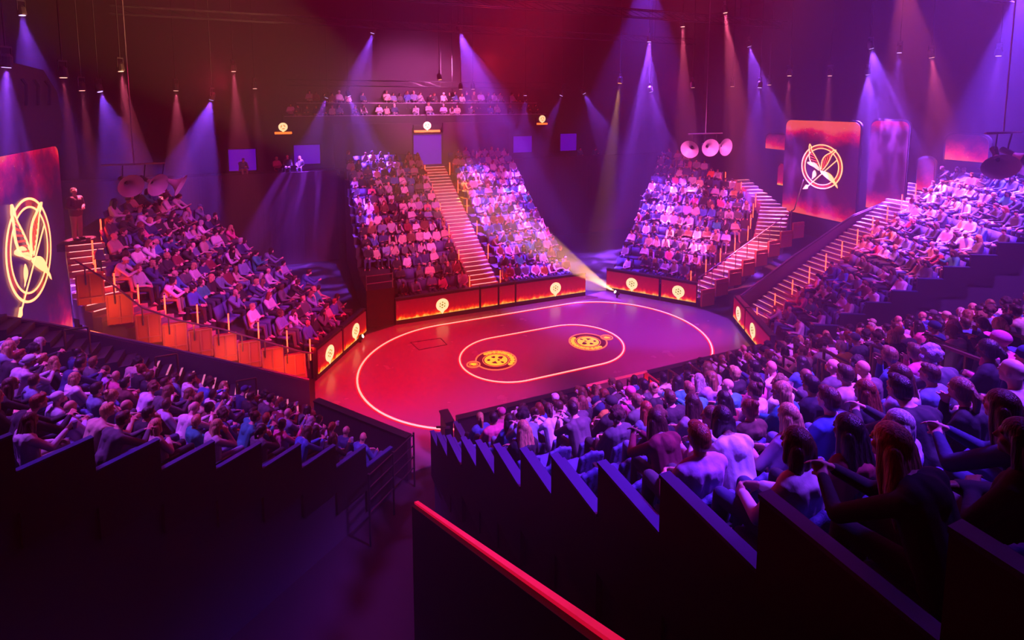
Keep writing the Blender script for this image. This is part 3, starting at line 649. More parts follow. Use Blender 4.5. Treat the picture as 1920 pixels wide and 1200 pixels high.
for nm, u_, v_, z, wd_, lb in (('l', -9.3, 18.3, 8.05, 1.0, 'small flame sign with a glowing disc hanging under the left end of the balcony'), ('c', -.15, 17.85, 8.0, 1.8, 'wide flame sign with a glowing disc above the violet doorway'), ('r', 8.9, 18.3, 8.35, .9, 'small flame sign with a glowing disc under the right end of the balcony')):
    r_ = empty('hanging_flame_sign', W(u_, v_, z), lb, 'sign', 'small flame signs under the balcony')
    m_ = MB(); m_.obox(W(u_, v_ + .06, z + .2), D(wd_ / 2 + .05, 0), D(0, .06), (0, 0, .28)); 
    m_.bar(W(u_, v_ + .06, z + .45), W(u_, v_ + .06, z + 1.2), .05); m_.build('sign_case', BLACK, r_)
    m_ = MB(); m_.obox(W(u_, v_ - .02, z + .04), D(wd_ / 2, 0), D(0, .02), (0, 0, .07)); m_.build('flame_strip', mat('flame_strip_led', (1, .3, .05), .4, emit=(1.0, .16, .02), strength=2.0), r_)
    m_ = MB(); m_.disc_ring(W(u_, v_ - .03, z + .42), D(1, 0), Vector((0, 0, 1)), 0, .27, 0, .02, 28, nrm=D(0, -1)); 
    m_.add([W(u_ - .12, v_ - .04, z + .22), W(u_ + .12, v_ - .04, z + .22), W(u_, v_ - .04, z + .04)], [(0, 1, 2)]); e_ = m_.build('emblem_disc', DISC, r_)
    m_ = MB()
    for a in range(3): m_.disc_ring(W(u_, v_ - .055, z + .42), D(1, 0), Vector((0, 0, 1)), .09, .14, 0, .01, 6, a0=a * 120, a1=a * 120 + 80, nrm=D(0, -1))
    mk = m_.build('emblem_mark', mat('orange_mark', (.4, .1, .0), .5, emit=(.8, .15, .01), strength=1), None); mk.parent = e_; mk.matrix_parent_inverse = r_.matrix_basis.inverted()

# ------------------------------------------------------------------ big screens
def screen(name, u_, v0, v1, z0, z1, face, label, m, notch=None, cat='screen'):
    """screen on the plane u = u_, from v0 to v1; face +1 looks to +u"""
    r_ = empty(name, W(u_, v0, z0), label, cat, 'large ember screens')
    th = .12
    def rounded(v0, v1, z0, z1, r=.35, n=6):
        p = []
        for cx_, cz_, a in ((v1 - r, z1 - r, 0), (v0 + r, z1 - r, 90), (v0 + .02, z0 + .02, 180), (v1 - .02, z0 + .02, 270)):
            rr = r if a < 180 else .02
            for k in range(n + 1): t = R(a + 90 * k / n); p.append((cx_ + rr * math.cos(t), cz_ + rr * math.sin(t)))
        return p
    P = rounded(v0, v1, z0, z1)
    if notch: P = notch
    m_ = MB(); m_.prism(P, 0, .04, 0, lambda x, y, z: W(u_ + face * z, x, y)); org = W(u_, v0, z0)
    me_o = m_.build('display_face', m, None)
    for vv in me_o.data.vertices: vv.co -= org
    me_o.parent = r_
    pc = Vector((sum(p[0] for p in P) / len(P), sum(p[1] for p in P) / len(P)))
    m_ = MB(); m_.prism([tuple(pc + (Vector(p) - pc) * (1 + .1 / max(.5, (Vector(p) - pc).length))) for p in P], -th, -.002, 0, lambda x, y, z: W(u_ + face * z, x, y)); m_.build('case', BLACK, r_)
    return r_
def ring_emblem(r_, u_, vc, zc, rad, face, mir=1):
    """a plain glowing double ring with leaf strokes and a slanting bar"""
    ex, ez = D(0, mir), Vector((0, 0, 1)); c = W(u_ + face * .06, vc, zc); nr = D(face, 0)
    m_ = MB(); m_.disc_ring(c, ex, ez, rad * .955, rad, 0, .02, 72, nrm=nr); m_.disc_ring(c, ex, ez, rad * .80, rad * .835, 0, .02, 72, nrm=nr); m_.build('glowing_ring', EMB, r_)
    m_ = MB()
    m_.disc_ring(c, ex, ez, rad * .84, rad * .95, 0, .01, 60, nrm=nr)
    m_.build('ring_infill', EMBI, r_)
    def leaf(p0, p1, w, core=False, n=10):
        p0, p1 = Vector(p0), Vector(p1); d = p1 - p0; s_ = Vector((-d.y, d.x)); s_.normalize(); L_, Rr = [], []
        for k in range(n + 1):
            t = k / n; q = p0 + d * t + s_ * (.10 * d.length * math.sin(t * 3.14)); ww = w * math.sin(min(1, t * 1.25 + .06) * 3.14 * .92) ** .8 if t < .95 else 0
            L_.append(q + s_ * ww); Rr.append(q - s_ * ww)
        return L_, Rr
    P3 = lambda q, z=0: c + ex * (q.x * rad) + ez * (q.y * rad) + nr * z
    core, red = MB(), MB()
    for p0, p1, w in (((-.05, -.15), (-.62, .98), .17), ((.05, -.12), (.66, .80), .15)):
        L_, Rr = leaf(p0, p1, w); core.tube([P3(q, .03) for q in L_], .022 * rad, 5); core.tube([P3(q, .03) for q in Rr], .018 * rad, 5)
        for k in range(1, len(L_) - 1): red.bar(P3(L_[k], .02), P3(Rr[max(0, k - 2)], .02), .035 * rad, .02, up=nr)
    for p0, p1, w in (((-.70, .12), (.05, -.22), .10), ((-.02, -.2), (.85, -.86), .13), ((-.3, -.2), (-.42, -.62), .10)):
        L_, Rr = leaf(p0, p1, w); n_ = len(L_)
        core.add([P3(q, .03) for q in L_] + [P3(q, .03) for q in Rr], [(k, k + 1, n_ + k + 1, n_ + k) for k in range(n_ - 1)])
    core.bar(P3(Vector((-.62, -.98)), .03), P3(Vector((.72, .35)), .03), .035 * rad, .02, up=nr)
    core.add([P3(Vector(q), .035) for q in ((-.86, -1.14), (-.60, -1.08), (-.58, -.92), (-.70, -.90))], [(0, 1, 2, 3)])
    core.build('leaf_stroke', EMB, r_); red.build('leaf_vein', EMBR, r_)
rs = screen('led_wall_screen', -17.6, -3.5, 7.9, 0.8, 8.3, 1, 'tall ember screen with a large glowing ring emblem at far left', WALLSCR)
ring_emblem(rs, -17.6, 4.55, 4.95, 1.8, 1, 1)
rs = screen('led_wall_screen', 19, .45, 5.05, 3.4, 8.95, -1, 'ember screen with a glowing ring emblem beyond the slanting wall', WALLSCR2)
ring_emblem(rs, 19, 2.55, 6.35, 1.28, -1, -1)
screen('led_wall_screen', 19.4, -1.75, .15, 4.4, 9.05, -1, 'ember screen without emblem next to the ring emblem screen', WALLSCR2)
screen('led_wall_screen', 19.6, -2.9, -2.15, 5.7, 7.3, -1, 'small red ember screen strip beside the plain ember screen', WALLSCR2)
screen('led_wall_screen', 20.0, 5.6, 7.4, 7.0, 7.95, -1, 'short wide ember screen high beside the curved staircase', WALLSCR2)
screen('led_wall_screen', 19.3, 5.25, 5.75, 4.85, 6.2, -1, 'narrow bright fire screen at the foot of the high screens', FASC)
screen('led_wall_screen', 19.8, -4.9, -3.2, 7.3, 8.5, -1, 'small square ember screen farthest right of the group', WALLSCR2)
# rig housing over the left screen
rt = empty('screen_rig_housing', W(-17.9, 2, 8.5), 'large black rounded housing above the tall left screen', 'housing')
mb = MB(); P = [(-3, 8.4), (7.7, 8.4), (8.1, 9.2), (7.8, 10.4), (6.6, 11.2), (-3, 11.6)]
mb.prism(P, -.5, .5, 0, lambda x, y, z: W(-17.9 + z, x, y)); mb.build('housing_body', BLACK, rt)
mb = MB()
for v_ in (4.6, 5.6, 6.6):
    mb = MB(); mb.tube([W(-17.35, v_, 10.8), W(-17.25, v_, 10.6), W(-17.3, v_, 9.9)], .06, 6); mb.build('fitting', BMETAL, rt)
mb = MB(); mb.bar(W(-17.9, 2, 11.2), W(-17.9, 2, 18), .1); mb.build('hanging_rod', BMETAL, rt)

# ------------------------------------------------------------------ hanging horns
def horn_cluster(c, dirs, label, bar_len=1.6):
    r_ = empty('horn_speaker_cluster', c, label, 'horn speakers', 'hanging horn speaker clusters')
    c = Vector(c); ex = D(1, 0)
    m_ = MB(); m_.tube([c + ex * -bar_len / 2 + Vector((0, 0, .6)), c + ex * bar_len / 2 + Vector((0, 0, .6))], .035, 6)
    m_.tube([c + Vector((0, 0, .6)), Vector((c.x, c.y, 18))], .02, 6)
    m_.build('hanging_bar', METAL, r_)
    for k, (off, d) in enumerate(dirs):
        p = c + ex * off; d = Vector(d).normalized(); n = 20; pr = [(0, .05), (.15, .07), (.35, .14), (.5, .26), (.58, .42), (.60, .44)]
        a = d.orthogonal().normalized(); b_ = d.cross(a); vs = []; fs = []
        for x, rr in pr:
            for j in range(n): t = 2 * math.pi * j / n; vs.append(p + d * x + (a * math.cos(t) + b_ * math.sin(t)) * rr)
        for i in range(len(pr) - 1):
            for j in range(n): fs.append((i * n + j, i * n + (j + 1) % n, (i + 1) * n + (j + 1) % n, (i + 1) * n + j))
        m_ = MB(); m_.add(vs, fs); h_ = m_.build('horn', HORN, r_, smooth=True)
        m_ = MB(); m_.tube([p - d * .25, p + d * .3], [.10, .05], 10); m_.bar(p - d * .1, p + Vector((0, 0, .6)), .03)
        dr = m_.build('driver', BMETAL, None); dr.parent = h_; dr.matrix_parent_inverse = r_.matrix_basis.inverted()
def toward(px_, py_, Y, tgt=(0, 0, 0)): return at(px_, py_, Y)
c = at(253, 338, 20); horn_cluster(c, [(-.35, D(.55, -.8, -.25)), (.35, D(.75, -.6, -.3)), (.95, D(.95, -.1, -.5))], 'three pale horn speakers hanging over the left far stand', 2.0)
c = at(1322, 273, 27); horn_cluster(c, [(-.75, D(-.8, -.5, -.2)), (0, D(-.3, -.95, -.1)), (.75, D(.05, -1, -.1))], 'three pale horn speakers hanging over the right far stand', 2.2)
c = at(1878, 288, 15.5); horn_cluster(c, [(-.3, D(-.6, -.5, -.5)), (.45, D(-.2, -.9, -.3))], 'two pale horn speakers hanging over the right stand', 1.8)

# ------------------------------------------------------------------ ceiling trusses
def truss(p, q, label, w=.35):
    p, q = Vector(p), Vector(q); d = (q - p); L = d.length; d.normalize(); s_ = d.cross(Vector((0, 0, 1))) * w / 2; z = Vector((0, 0, w / 2))
    r_ = empty('lighting_truss', p, label, 'truss', 'ceiling trusses'); m_ = MB()
    for a in (s_ + z, s_ - z, -s_ + z, -s_ - z): m_.tube([p + a, q + a], .025, 6)
    m_.build('chord', BMETAL, r_); m_ = MB(); n = int(L / 1.0)
    for k in range(n):
        a, b_ = p + d * (L * k / n), p + d * (L * (k + 1) / n); m_.bar(a + s_ + z, b_ + s_ - z, .02); m_.bar(a - s_ + z, b_ - s_ - z, .02); m_.bar(a + s_ + z, b_ - s_ + z, .02)
    for k in (.1, .5, .9): m_.bar(p + d * L * k, Vector((*(p + d * L * k).xy, 18)), .02)
    m_.build('brace', BMETAL, r_)
truss(W(-16, 3, 14.2), W(16, 3, 14.2), 'long black ceiling truss above the middle of the stage')
truss(W(-16, 10, 14.0), W(16, 10, 14.0), 'long black ceiling truss above the far stands')
truss(W(-17, -6, 14.2), W(18, -6, 14.2), 'long black ceiling truss above the near stand')
truss(W(-9, 16.5, 11.2), W(10, 16.5, 11.2), 'black ceiling truss in front of the far balcony')

# ------------------------------------------------------------------ beam lamps: pixel of lens, pixel on the beam axis, full beam width there
BEAMS = [
    # x, y, depth, tx, ty, width_px, kind, power
    (42, 30, 21, 69, 180, 82, 'v', 1.5), (12, 128, 15, 12, 280, 72, 'v', 3.0), (188, 173, 24, 232, 300, 92, 'v', 1.1), (396, 188, 26, 366, 300, 84, 'v', 2.6),
    (612, 184, 33, 590, 250, 34, 'v', .8), (698, 63, 29, 668, 165, 62, 'v', 1.4), (862, 61, 31, 905, 175, 84, 'v', 2.9), (1217, 79, 33, 1211, 250, 84, 'v', 4.6),
    (1405, 88, 31.5, 1432, 200, 64, 'v', 2.6), (1634, 92, 27, 1668, 250, 118, 'v', 3.3), (1627, 141, 29, 1634, 300, 112, 'v', 2.5), (1686, 100, 28, 1680, 170, 32, 'v', .8),
    (1872, 106, 24, 1862, 200, 46, 'v', .9), (1930, -60, 22, 1868, 250, 175, 'b', 8.0), (1215, -60, 28, 1208, 80, 120, 'b', 1.0), (985, 180, 35, 983, 232, 22, 'v', .5),
    (1052, 180, 35, 1038, 215, 14, 'v', .5), (1096, 176, 34, 1122, 226, 34, 'v', .7), (1221, 173, 33, 1243, 260, 40, 'v', 1.0), (655, 181, 34, 672, 225, 28, 'v', .8), (850, 183, 34.5, 868, 240, 26, 'v', .6),
    (1424, 165, 31, 1420, 200, 16, 'v', .6),
    (119, 147, 18.3, 139, 330, 28, 'p', 1.3), (154, 171, 23, 176, 330, 34, 'p', .7), (227, 135, 23, 254, 300, 52, 'p', 1.1), (330, 171, 27, 334, 270, 34, 'p', .8), (438, 135, 27, 448, 260, 36, 'p', 1.0),
    (478, 167, 30, 484, 260, 15, 'p', .5), (864, 168, 34, 866, 260, 16, 'p', .5), (887, 168, 34, 891, 262, 16, 'p', .6), (1280, 51, 29, 1284, 250, 44, 'p', 2.3), (1360, 25, 27, 1381, 200, 46, 'p', 2.6),
    (1299, 165, 33, 1302, 250, 14, 'p', .6), (1373, 163, 33, 1374, 260, 13, 'p', .6), (1442, 160, 32, 1440, 250, 14, 'p', .8), (1480, 143, 30, 1475, 230, 17, 'p', .8), (1556, 143, 29.5, 1550, 235, 18, 'p', .8),
    (1747, 109, 25, 1761, 220, 48, 'p', .8), (1690, -60, 22, 1712, 120, 98, 'p', .8),
    (825, 150, 33, 851, 270, 18, 'o', 1.0), (1162, 157, 29, 1133, 400, 46, 't', 1.8),
]
KN = {'b': ('deep-blue', BLUE, LENSB), 'v': ('violet', VIO, LENSB), 'p': ('pink', PINK, LENSP), 'o': ('amber', ORG, LENSO), 't': ('tan', TAN, LENSO)}
order = {k: sorted([b_[0] + b_[1] * .001 for b_ in BEAMS if b_[6] == k]) for k in KN}
def lamp_thing(p, d, label, lens, name='beam_lamp', hang=True, s_=1.0, grp='beam lamps on the ceiling rig'):
    r_ = empty(name, p, label, 'stage lamp', grp); p, d = Vector(p), Vector(d).normalized()
    m_ = MB(); m_.tube([p - d * .40 * s_, p - d * .32 * s_, p - d * .08 * s_, p - d * .03 * s_], [.07 * s_, .13 * s_, .15 * s_, .13 * s_], 12); m_.build('lamp_body', BLACK, r_, smooth=False)
    m_ = MB(); a = d.orthogonal().normalized(); q = p - d * .2 * s_
    if hang:
        top = q + Vector((0, 0, .38)); sd = d.cross(Vector((0, 0, 1))); sd = sd.normalized() if sd.length > .01 else Vector((1, 0, 0))
        for g_ in (-1, 1): m_.bar(q + sd * g_ * .17, top + sd * g_ * .17, .03)
        m_.bar(top - sd * .18, top + sd * .18, .05); m_.bar(top, Vector((top.x, top.y, 18)), .03)
    else:
        m_.bar(q + Vector((0, 0, -.02)), Vector((q.x, q.y, .03)), .08)
    m_.build('yoke', BMETAL, r_)
    m_ = MB(); m_.disc_ring(p - d * .025 * s_, a, d.cross(a), 0, .10 * s_, 0, .01, 16, nrm=d); m_.build('lens', lens, r_)
for x, y, Y, tx, ty, wpx, kd, pw_ in BEAMS:
    nm, colr, lens = KN[kd]; p = at(x, y, Y); q = at(tx, ty, Y); d = (q - p); deg = math.degrees(2 * math.atan(wpx / 2 / math.hypot(tx - x, ty - y)))
    d.normalize(); k = order[kd].index(x + y * .001) + 1
    n_ = len(order[kd])
    wd_ = 'wide' if deg > 20 else 'narrow'
    lab = 'black hanging lamp casting a %s %s beam, %s%s lamp from the left' % (wd_, nm, (ORD[k] + ' ') if n_ > 1 else '', nm) if n_ > 1 else 'black hanging lamp casting the only narrow %s beam' % nm
    lamp_thing(p, d, lab, lens)
    spot('beam_light', p + d * .02, p + d * 5, colr, {'b': 27000, 'v': 27000, 'p': 47000, 'o': 47000, 't': 47000}[kd] * pw_ * (Y / 28) * (min(deg, 25) / 25) ** .35, deg * 1.08, .35, .06, streak=13 if (kd == 'v' and deg > 20) else None)
# stage-level follow lamps
for (x, y, h, tx, ty, dp, deg, pw_, lb) in ((1153, 547, .35, 880, 350, .88, 20, 27000, 'small bright lamp at stage level casting the wide tan beam over the far stand'),
                                        (681, 630, .3, 748, 602, 1.0, 9, 160, 'small bright lamp at stage level at the end of the left flame ribbon')):
    r = ray(x, y); kk = (h - 10) / r.z; p = Vector((0, 0, 10)) + r * kk; q = W(-.6, 5.3, 5.0) if tx == 880 else at(tx, ty, p.y * dp); d = (q - p).normalized()
    lamp_thing(p, d, lb, LENSW, 'floor_lamp_unit', False, .7, 'lamps standing at stage level'); spot('follow_light', p + d * .03, q, TAN, pw_ * 5, deg, .3, .05)

# ------------------------------------------------------------------ people
def capsule(mb_, p0, r0, p1, r1, sx=1.0, n=10, m=3):
    """tapered rounded limb; sx widens it along x"""
    p0, p1 = Vector(p0), Vector(p1); d = p1 - p0
    if d.length < 1e-5: d = Vector((0, 0, 1e-4))
    dn = d.normalized(); a = dn.orthogonal().normalized(); b_ = dn.cross(a); rings = []
    for k in range(m + 1): t = math.pi / 2 * k / m; rings.append((p0 - dn * r0 * math.cos(t), r0 * math.sin(t)))
    for k in range(m + 1): t = math.pi / 2 * k / m; rings.append((p1 + dn * r1 * math.sin(t), r1 * math.cos(t)))
    vs, fs = [], []
    for c, r in rings:
        for j in range(n):
            t = 2 * math.pi * j / n; o = (a * math.cos(t) + b_ * math.sin(t)) * max(r, 1e-4); vs.append(c + Vector((o.x * sx, o.y, o.z)))
    for i in range(len(rings) - 1):
        for j in range(n): fs.append((i * n + j, i * n + (j + 1) % n, (i + 1) * n + (j + 1) % n, (i + 1) * n + j))
    fs += [tuple(range(n))[::-1], tuple((len(rings) - 1) * n + j for j in range(n))]
    mb_.add(vs, fs)
def blob(mb_, c, r, n=14, m=9, rot=None):
    c = Vector(c); vs, fs = [], []
    for i in range(m + 1):
        f = math.pi * i / m
        for j in range(n):
            t = 2 * math.pi * j / n; q = Vector((r[0] * math.sin(f) * math.cos(t), r[1] * math.sin(f) * math.sin(t), r[2] * math.cos(f)))
            if rot: q = rot @ q
            vs.append(c + q)
    for i in range(m):
        for j in range(n): fs.append((i * n + j, (i + 1) * n + j, (i + 1) * n + (j + 1) % n, i * n + (j + 1) % n))
    mb_.add(vs, fs)
def fuse(mb_, voxel, smooth=3, push=None):
    me = bpy.data.meshes.new('tmp'); me.from_pydata(mb_.v, [], mb_.f); o = bpy.data.objects.new('tmp', me); COL.objects.link(o)
    r = o.modifiers.new('r', 'REMESH'); r.mode = 'VOXEL'; r.voxel_size = voxel; r.use_smooth_shade = True
    if smooth: s = o.modifiers.new('s', 'SMOOTH'); s.factor = .5; s.iterations = smooth
    bpy.context.view_layer.update()
    out = bpy.data.meshes.new_from_object(o.evaluated_get(bpy.context.evaluated_depsgraph_get()))
    bpy.data.objects.remove(o); bpy.data.meshes.remove(me)
    out.polygons.foreach_set('use_smooth', [True] * len(out.polygons)); return out
def hand(mb_, wrist, fwd, palm_n, curl=.5, side=1):
    """palm, four bent fingers of unequal length and a thumb off the side of the palm"""
    w, f, nn = Vector(wrist), Vector(fwd).normalized(), Vector(palm_n).normalized(); nn = (nn - f * nn.dot(f)).normalized(); s_ = f.cross(nn) * side
    for k in (-1, 0, 1): capsule(mb_, w + s_ * .022 * k, .018, w + f * .075 + s_ * .026 * k, .016)
    for k, L in enumerate((.068, .078, .074, .058)):
        q = w + f * .085 + s_ * (-.036 + .024 * k); a = f; p = q
        for j in range(3):
            a = (a * math.cos(curl * .55) + nn * math.sin(curl * .55)).normalized(); e = p + a * L * (.45, .32, .25)[j]; capsule(mb_, p, .0095 - .0008 * j, e, .0088 - .0008 * j, n=6, m=2); p = e
            nn2 = nn - a * nn.dot(a)
    q = w + f * .028 - s_ * .035; e = q + (f * .7 - s_ * .6 + nn * .35).normalized() * .04; capsule(mb_, q, .012, e, .0105, n=6, m=2); capsule(mb_, e, .0105, e + (f * .8 - s_ * .1 + nn * .5).normalized() * .032, .009, n=6, m=2)
POSES = {
    'hands_on_lap': dict(lean=.04, elb=((.24, .0, .70), (.24, .0, .70)), wr=((.08, .24, .66), (.07, .26, .65)), yaw=0),
    'arms_crossed': dict(lean=.02, elb=((.25, -.02, .74), (.25, -.02, .74)), wr=((-.10, .14, .80), (-.08, .12, .77)), yaw=10),
    'leaning': dict(lean=.30, elb=((.20, .34, .66), (.20, .34, .66)), wr=((.04, .50, .76), (.05, .50, .74)), yaw=-6),
    'hand_to_chin': dict(lean=.14, elb=((.18, .22, .74), (.24, .04, .70)), wr=((.06, .15, .99), (.08, .26, .66)), yaw=-12),
    'holding_drink': dict(lean=.08, elb=((.23, .08, .76), (.24, .02, .70)), wr=((.14, .32, .88), (.08, .26, .66)), yaw=14),
    'turned': dict(lean=.06, elb=((.24, .0, .72), (.25, .02, .72)), wr=((.10, .28, .68), (.12, .26, .66)), yaw=42),
}
def pose_points(P, fem):
    l = P['lean']; hip = Vector((0, -.06, .55)); ch = Vector((0, -.16 + l * .75, .93 - l * .12)); nk = Vector((0, -.15 + l * 1.0, 1.07 - l * .20)); hd = Vector((0, -.115 + l * 1.20, 1.205 - l * .26))
    return hip, ch, nk, hd, (.165 if fem else .185)
def build_body(P, fem, vox=.011, low=False):
    hip, ch, nk, hd, sh = pose_points(P, fem); k = .92 if fem else 1.0
    body, top, trs, shoes = MB(), MB(), MB(), MB(); yaw = Matrix.Rotation(R(P['yaw']), 3, 'Z')
    # torso
    for x in (-.055, 0, .055):
        capsule(body, hip + Vector((x, 0, .02)), .105 * k, ch + Vector((x * 1.2, 0, 0)), .10 * k)
        capsule(top, hip + Vector((x * 1.3, -.01, -.03)), .128 * k, ch + Vector((x * 1.45, 0, .02)), .122 * k)
    capsule(body, ch + Vector((-.10, 0, .07)), .06, ch + Vector((.10, 0, .07)), .06)
    capsule(top, ch + Vector((-sh + .03, 0, .06)), .072, ch + Vector((sh - .03, 0, .06)), .072); capsule(top, ch + Vector((0, -.015, .05)), .12, nk + Vector((0, -.02, -.045)), .076)
    capsule(body, ch + Vector((0, 0, .05)), .07, nk, .056 * k); capsule(body, nk, .055 * k, hd + Vector((0, -.018, -.03)), .054)
    for e in (-1, 1): capsule(body, nk + Vector((.02 * e, -.01, .0)), .042, ch + Vector((.12 * e, 0, .075)), .038); capsule(top, nk + Vector((.02 * e, -.02, -.03)), .058, ch + Vector((.13 * e, -.005, .085)), .066)
    capsule(top, hip + Vector((0, -.05, -.04)), .13 * k, hip + Vector((0, -.02, .12)), .135 * k)
    # head with brow, nose, cheeks, chin and ears
    def hp(x, y, z): return hd + yaw @ Vector((x, y, z))
    s_ = .96 if fem else 1.0
    blob(body, hp(0, -.012, .028), (.074 * s_, .093 * s_, .088), rot=yaw); blob(body, hp(0, .012, -.035), (.060 * s_, .070, .072), rot=yaw)
    if not low:
        blob(body, hp(0, .062, -.088), (.026, .024, .020), rot=yaw); capsule(body, hp(0, .082, .012), .009, hp(0, .101, -.022), .0125, n=8)
        for e in (-1, 1):
            blob(body, hp(.034 * e, .052, -.028), (.024, .024, .022), rot=yaw); capsule(body, hp(.012 * e, .080, .026), .010, hp(.048 * e, .066, .026), .010, n=8)
            blob(body, hp(.075 * s_ * e, -.012, -.008), (.010, .020, .031), rot=yaw)
        capsule(body, hp(-.018, .080, -.055), .0075, hp(.018, .080, -.055), .0075, n=8); capsule(body, hp(-.014, .077, -.065), .0075, hp(.014, .077, -.065), .0075, n=8)
    # arms
    for i, e in enumerate((1, -1)):
        S_ = ch + Vector((sh * e, 0, .055)); E_ = Vector(P['elb'][i]); E_.x *= e; E_.y += P['lean'] * .2; Wr = Vector(P['wr'][i]); Wr.x *= e; Wr.y += P['lean'] * .25
        capsule(body, S_, .048 * k, E_, .040 * k); capsule(body, E_, .040 * k, Wr, .027); capsule(top, S_, .066 * k, E_, .056 * k); capsule(top, E_, .056 * k, Wr + (E_ - Wr) * .10, .040)
        f = (Wr - E_).normalized()
        if low: capsule(body, Wr, .03, Wr + f * .12, .03)
        else: hand(body, Wr, (f + Vector((0, 0, -.15))).normalized(), Vector((-e, .1, -.6)), .6, e)
    # legs
    for e in (1, -1):
        H, K, A = Vector((.09 * e, -.03, .545)), Vector((.125 * e, .40, .55)), Vector((.125 * e, .44, .11))
        capsule(body, H, .075, K, .052 * k); capsule(body, K, .050, A, .036); capsule(body, A, .036, A + Vector((0, .12, -.06)), .03)
        capsule(trs, H, .094 * k, K, .070 * k); capsule(trs, K, .070 * k, A, .055 * k)
        capsule(shoes, A + Vector((0, -.03, -.06)), .042, A + Vector((0, .15, -.075)), .034, sx=1.1)
    capsule(trs, Vector((-.08, -.07, .55)), .11 * k, Vector((.08, -.07, .55)), .11 * k)
    return body, top, trs, shoes, hd, yaw
HAIRS = ['short', 'long', 'bob', 'bun', 'curly', 'bald', 'cap', 'ponytail']
def hair_mb(kind, low=False):
    m_ = MB(); b_ = lambda c, r: blob(m_, c, r, 16, 10)
    if kind in ('short', 'long', 'bob', 'bun', 'ponytail'):
        b_((0, -.022, .040), (.083, .097, .086)); b_((0, -.045, .0), (.080, .072, .085))
    if kind == 'short': b_((0, .035, .085), (.060, .050, .034))
    if kind == 'long':
        for x in (-.055, -.02, .02, .055):
            capsule(m_, (x, -.06, .0), .050, (x * 1.5, -.10, -.20), .052); capsule(m_, (x * 1.5, -.10, -.20), .052, (x * 1.35, -.125, -.36 + .02 * math.cos(x * 60)), .026)
        for e in (-1, 1): capsule(m_, (.066 * e, -.01, .03), .03, (.082 * e, -.02, -.13), .026); capsule(m_, (.082 * e, -.02, -.13), .026, (.085 * e, -.04, -.26), .018)
    if kind == 'bob':
        for x in (-.05, 0, .05): capsule(m_, (x, -.055, .0), .055, (x * 1.4, -.06, -.11), .05)
        for e in (-1, 1): capsule(m_, (.068 * e, .0, .03), .03, (.080 * e, .0, -.09), .028)
    if kind == 'bun': b_((0, -.085, .105), (.046, .046, .042))
    if kind == 'ponytail': capsule(m_, (0, -.10, .05), .032, (0, -.15, .0), .034); capsule(m_, (0, -.15, .0), .034, (0, -.15, -.26), .016)
    if kind == 'curly':
        rr = random.Random(3); b_((0, -.03, .03), (.098, .10, .092))
        for q in range(46):
            f, t = rr.uniform(.0, 2.0), rr.uniform(0, 6.283); x, y, z = math.sin(f) * math.cos(t), math.sin(f) * math.sin(t), math.cos(f)
            if y > .55 and z < .45: continue
            b2 = .026 + rr.random() * .014; blob(m_, (x * .092, -.03 + y * .095, .03 + z * .092 - (.03 if z < 0 else 0)), (b2, b2, b2), 8, 6)
    if kind == 'cap':
        b_((0, -.02, .052), (.088, .102, .078)); m_.add([(x * .07, .06 + y * .10, .052 - .012 * x * x) for x, y in ((-1, 0), (-.9, .6), (-.4, .95), (.4, .95), (.9, .6), (1, 0))] + [(x * .07, .06 + y * .10, .040 - .012 * x * x) for x, y in ((-1, 0), (-.9, .6), (-.4, .95), (.4, .95), (.9, .6), (1, 0))], [(0, 1, 2, 3, 4, 5), (11, 10, 9, 8, 7, 6)] + [(i, 6 + i, 6 + (i + 1) % 6, (i + 1) % 6) for i in range(6)])
    return m_
HM = {k: fuse(hair_mb(k), .0085, 2) for k in HAIRS if k != 'bald'}
for k, me in HM.items(): me.name = k + '_hair'; me.materials.append(HAIRC if k == 'curly' else (CLOTH if k == 'cap' else HAIR))
PROTO = []
for pn, P in POSES.items():
    for fem in (False, True):
        bd, tp, tr_, sh_, hd, yaw = build_body(P, fem)
        ms = [fuse(bd, .0095, 2), fuse(tp, .013, 4), fuse(tr_, .014, 3), fuse(sh_, .016, 2)]
        ms[0].materials.append(SKIN)
        for q in ms[1:]: q.materials.append(CLOTH)
        PROTO.append((pn, fem, ms, hd, yaw))
# colour tables: (words, colour)
TOPS = [('white', (.72, .70, .74)), ('pale-grey', (.50, .50, .54)), ('black', (.022, .02, .025)), ('navy', (.03, .04, .14)), ('dark-grey', (.09, .09, .10)), ('lilac', (.46, .36, .62)),
        ('maroon', (.20, .02, .04)), ('blue', (.06, .14, .42)), ('teal', (.03, .26, .26)), ('beige', (.52, .42, .32)), ('pink', (.66, .12, .28)), ('denim-blue', (.16, .22, .36)), ('mustard', (.50, .30, .04)), ('brown', (.14, .07, .04))]
TW = [12, 11, 22, 9, 12, 6, 4, 7, 3, 7, 3, 7, 1, 4]
HCOL = [('dark', (.018, .012, .011)), ('brown', (.07, .032, .018)), ('blonde', (.50, .30, .14)), ('light-brown', (.20, .10, .05)), ('grey', (.42, .39, .38)), ('auburn', (.22, .05, .02))]
HW = [34, 26, 12, 14, 7, 6]
SKINC = [(.62, .36, .26), (.56, .31, .22), (.40, .21, .13), (.20, .10, .06), (.68, .42, .32)]
TRSC = [(.02, .02, .03), (.05, .07, .18), (.16, .22, .38), (.08, .08, .09), (.04, .04, .08), (.30, .25, .20)]
HNAME = {'short': 'short-haired', 'long': 'long-haired', 'bob': 'bob-haired', 'bun': 'bun-haired', 'curly': 'curly-haired', 'ponytail': 'ponytailed'}
SEATNAME = {'A1': 'near stand', 'A2': 'near stand past aisle', 'B': 'lower left stand', 'G': 'right stand', 'C': 'left far stand', 'D': 'far stand left of stairs', 'E': 'far stand right of stairs', 'F': 'right far stand'}
GAR = {False: ['shirt', 'sweater', 'jacket'], True: ['top', 'sweater', 'jacket']}
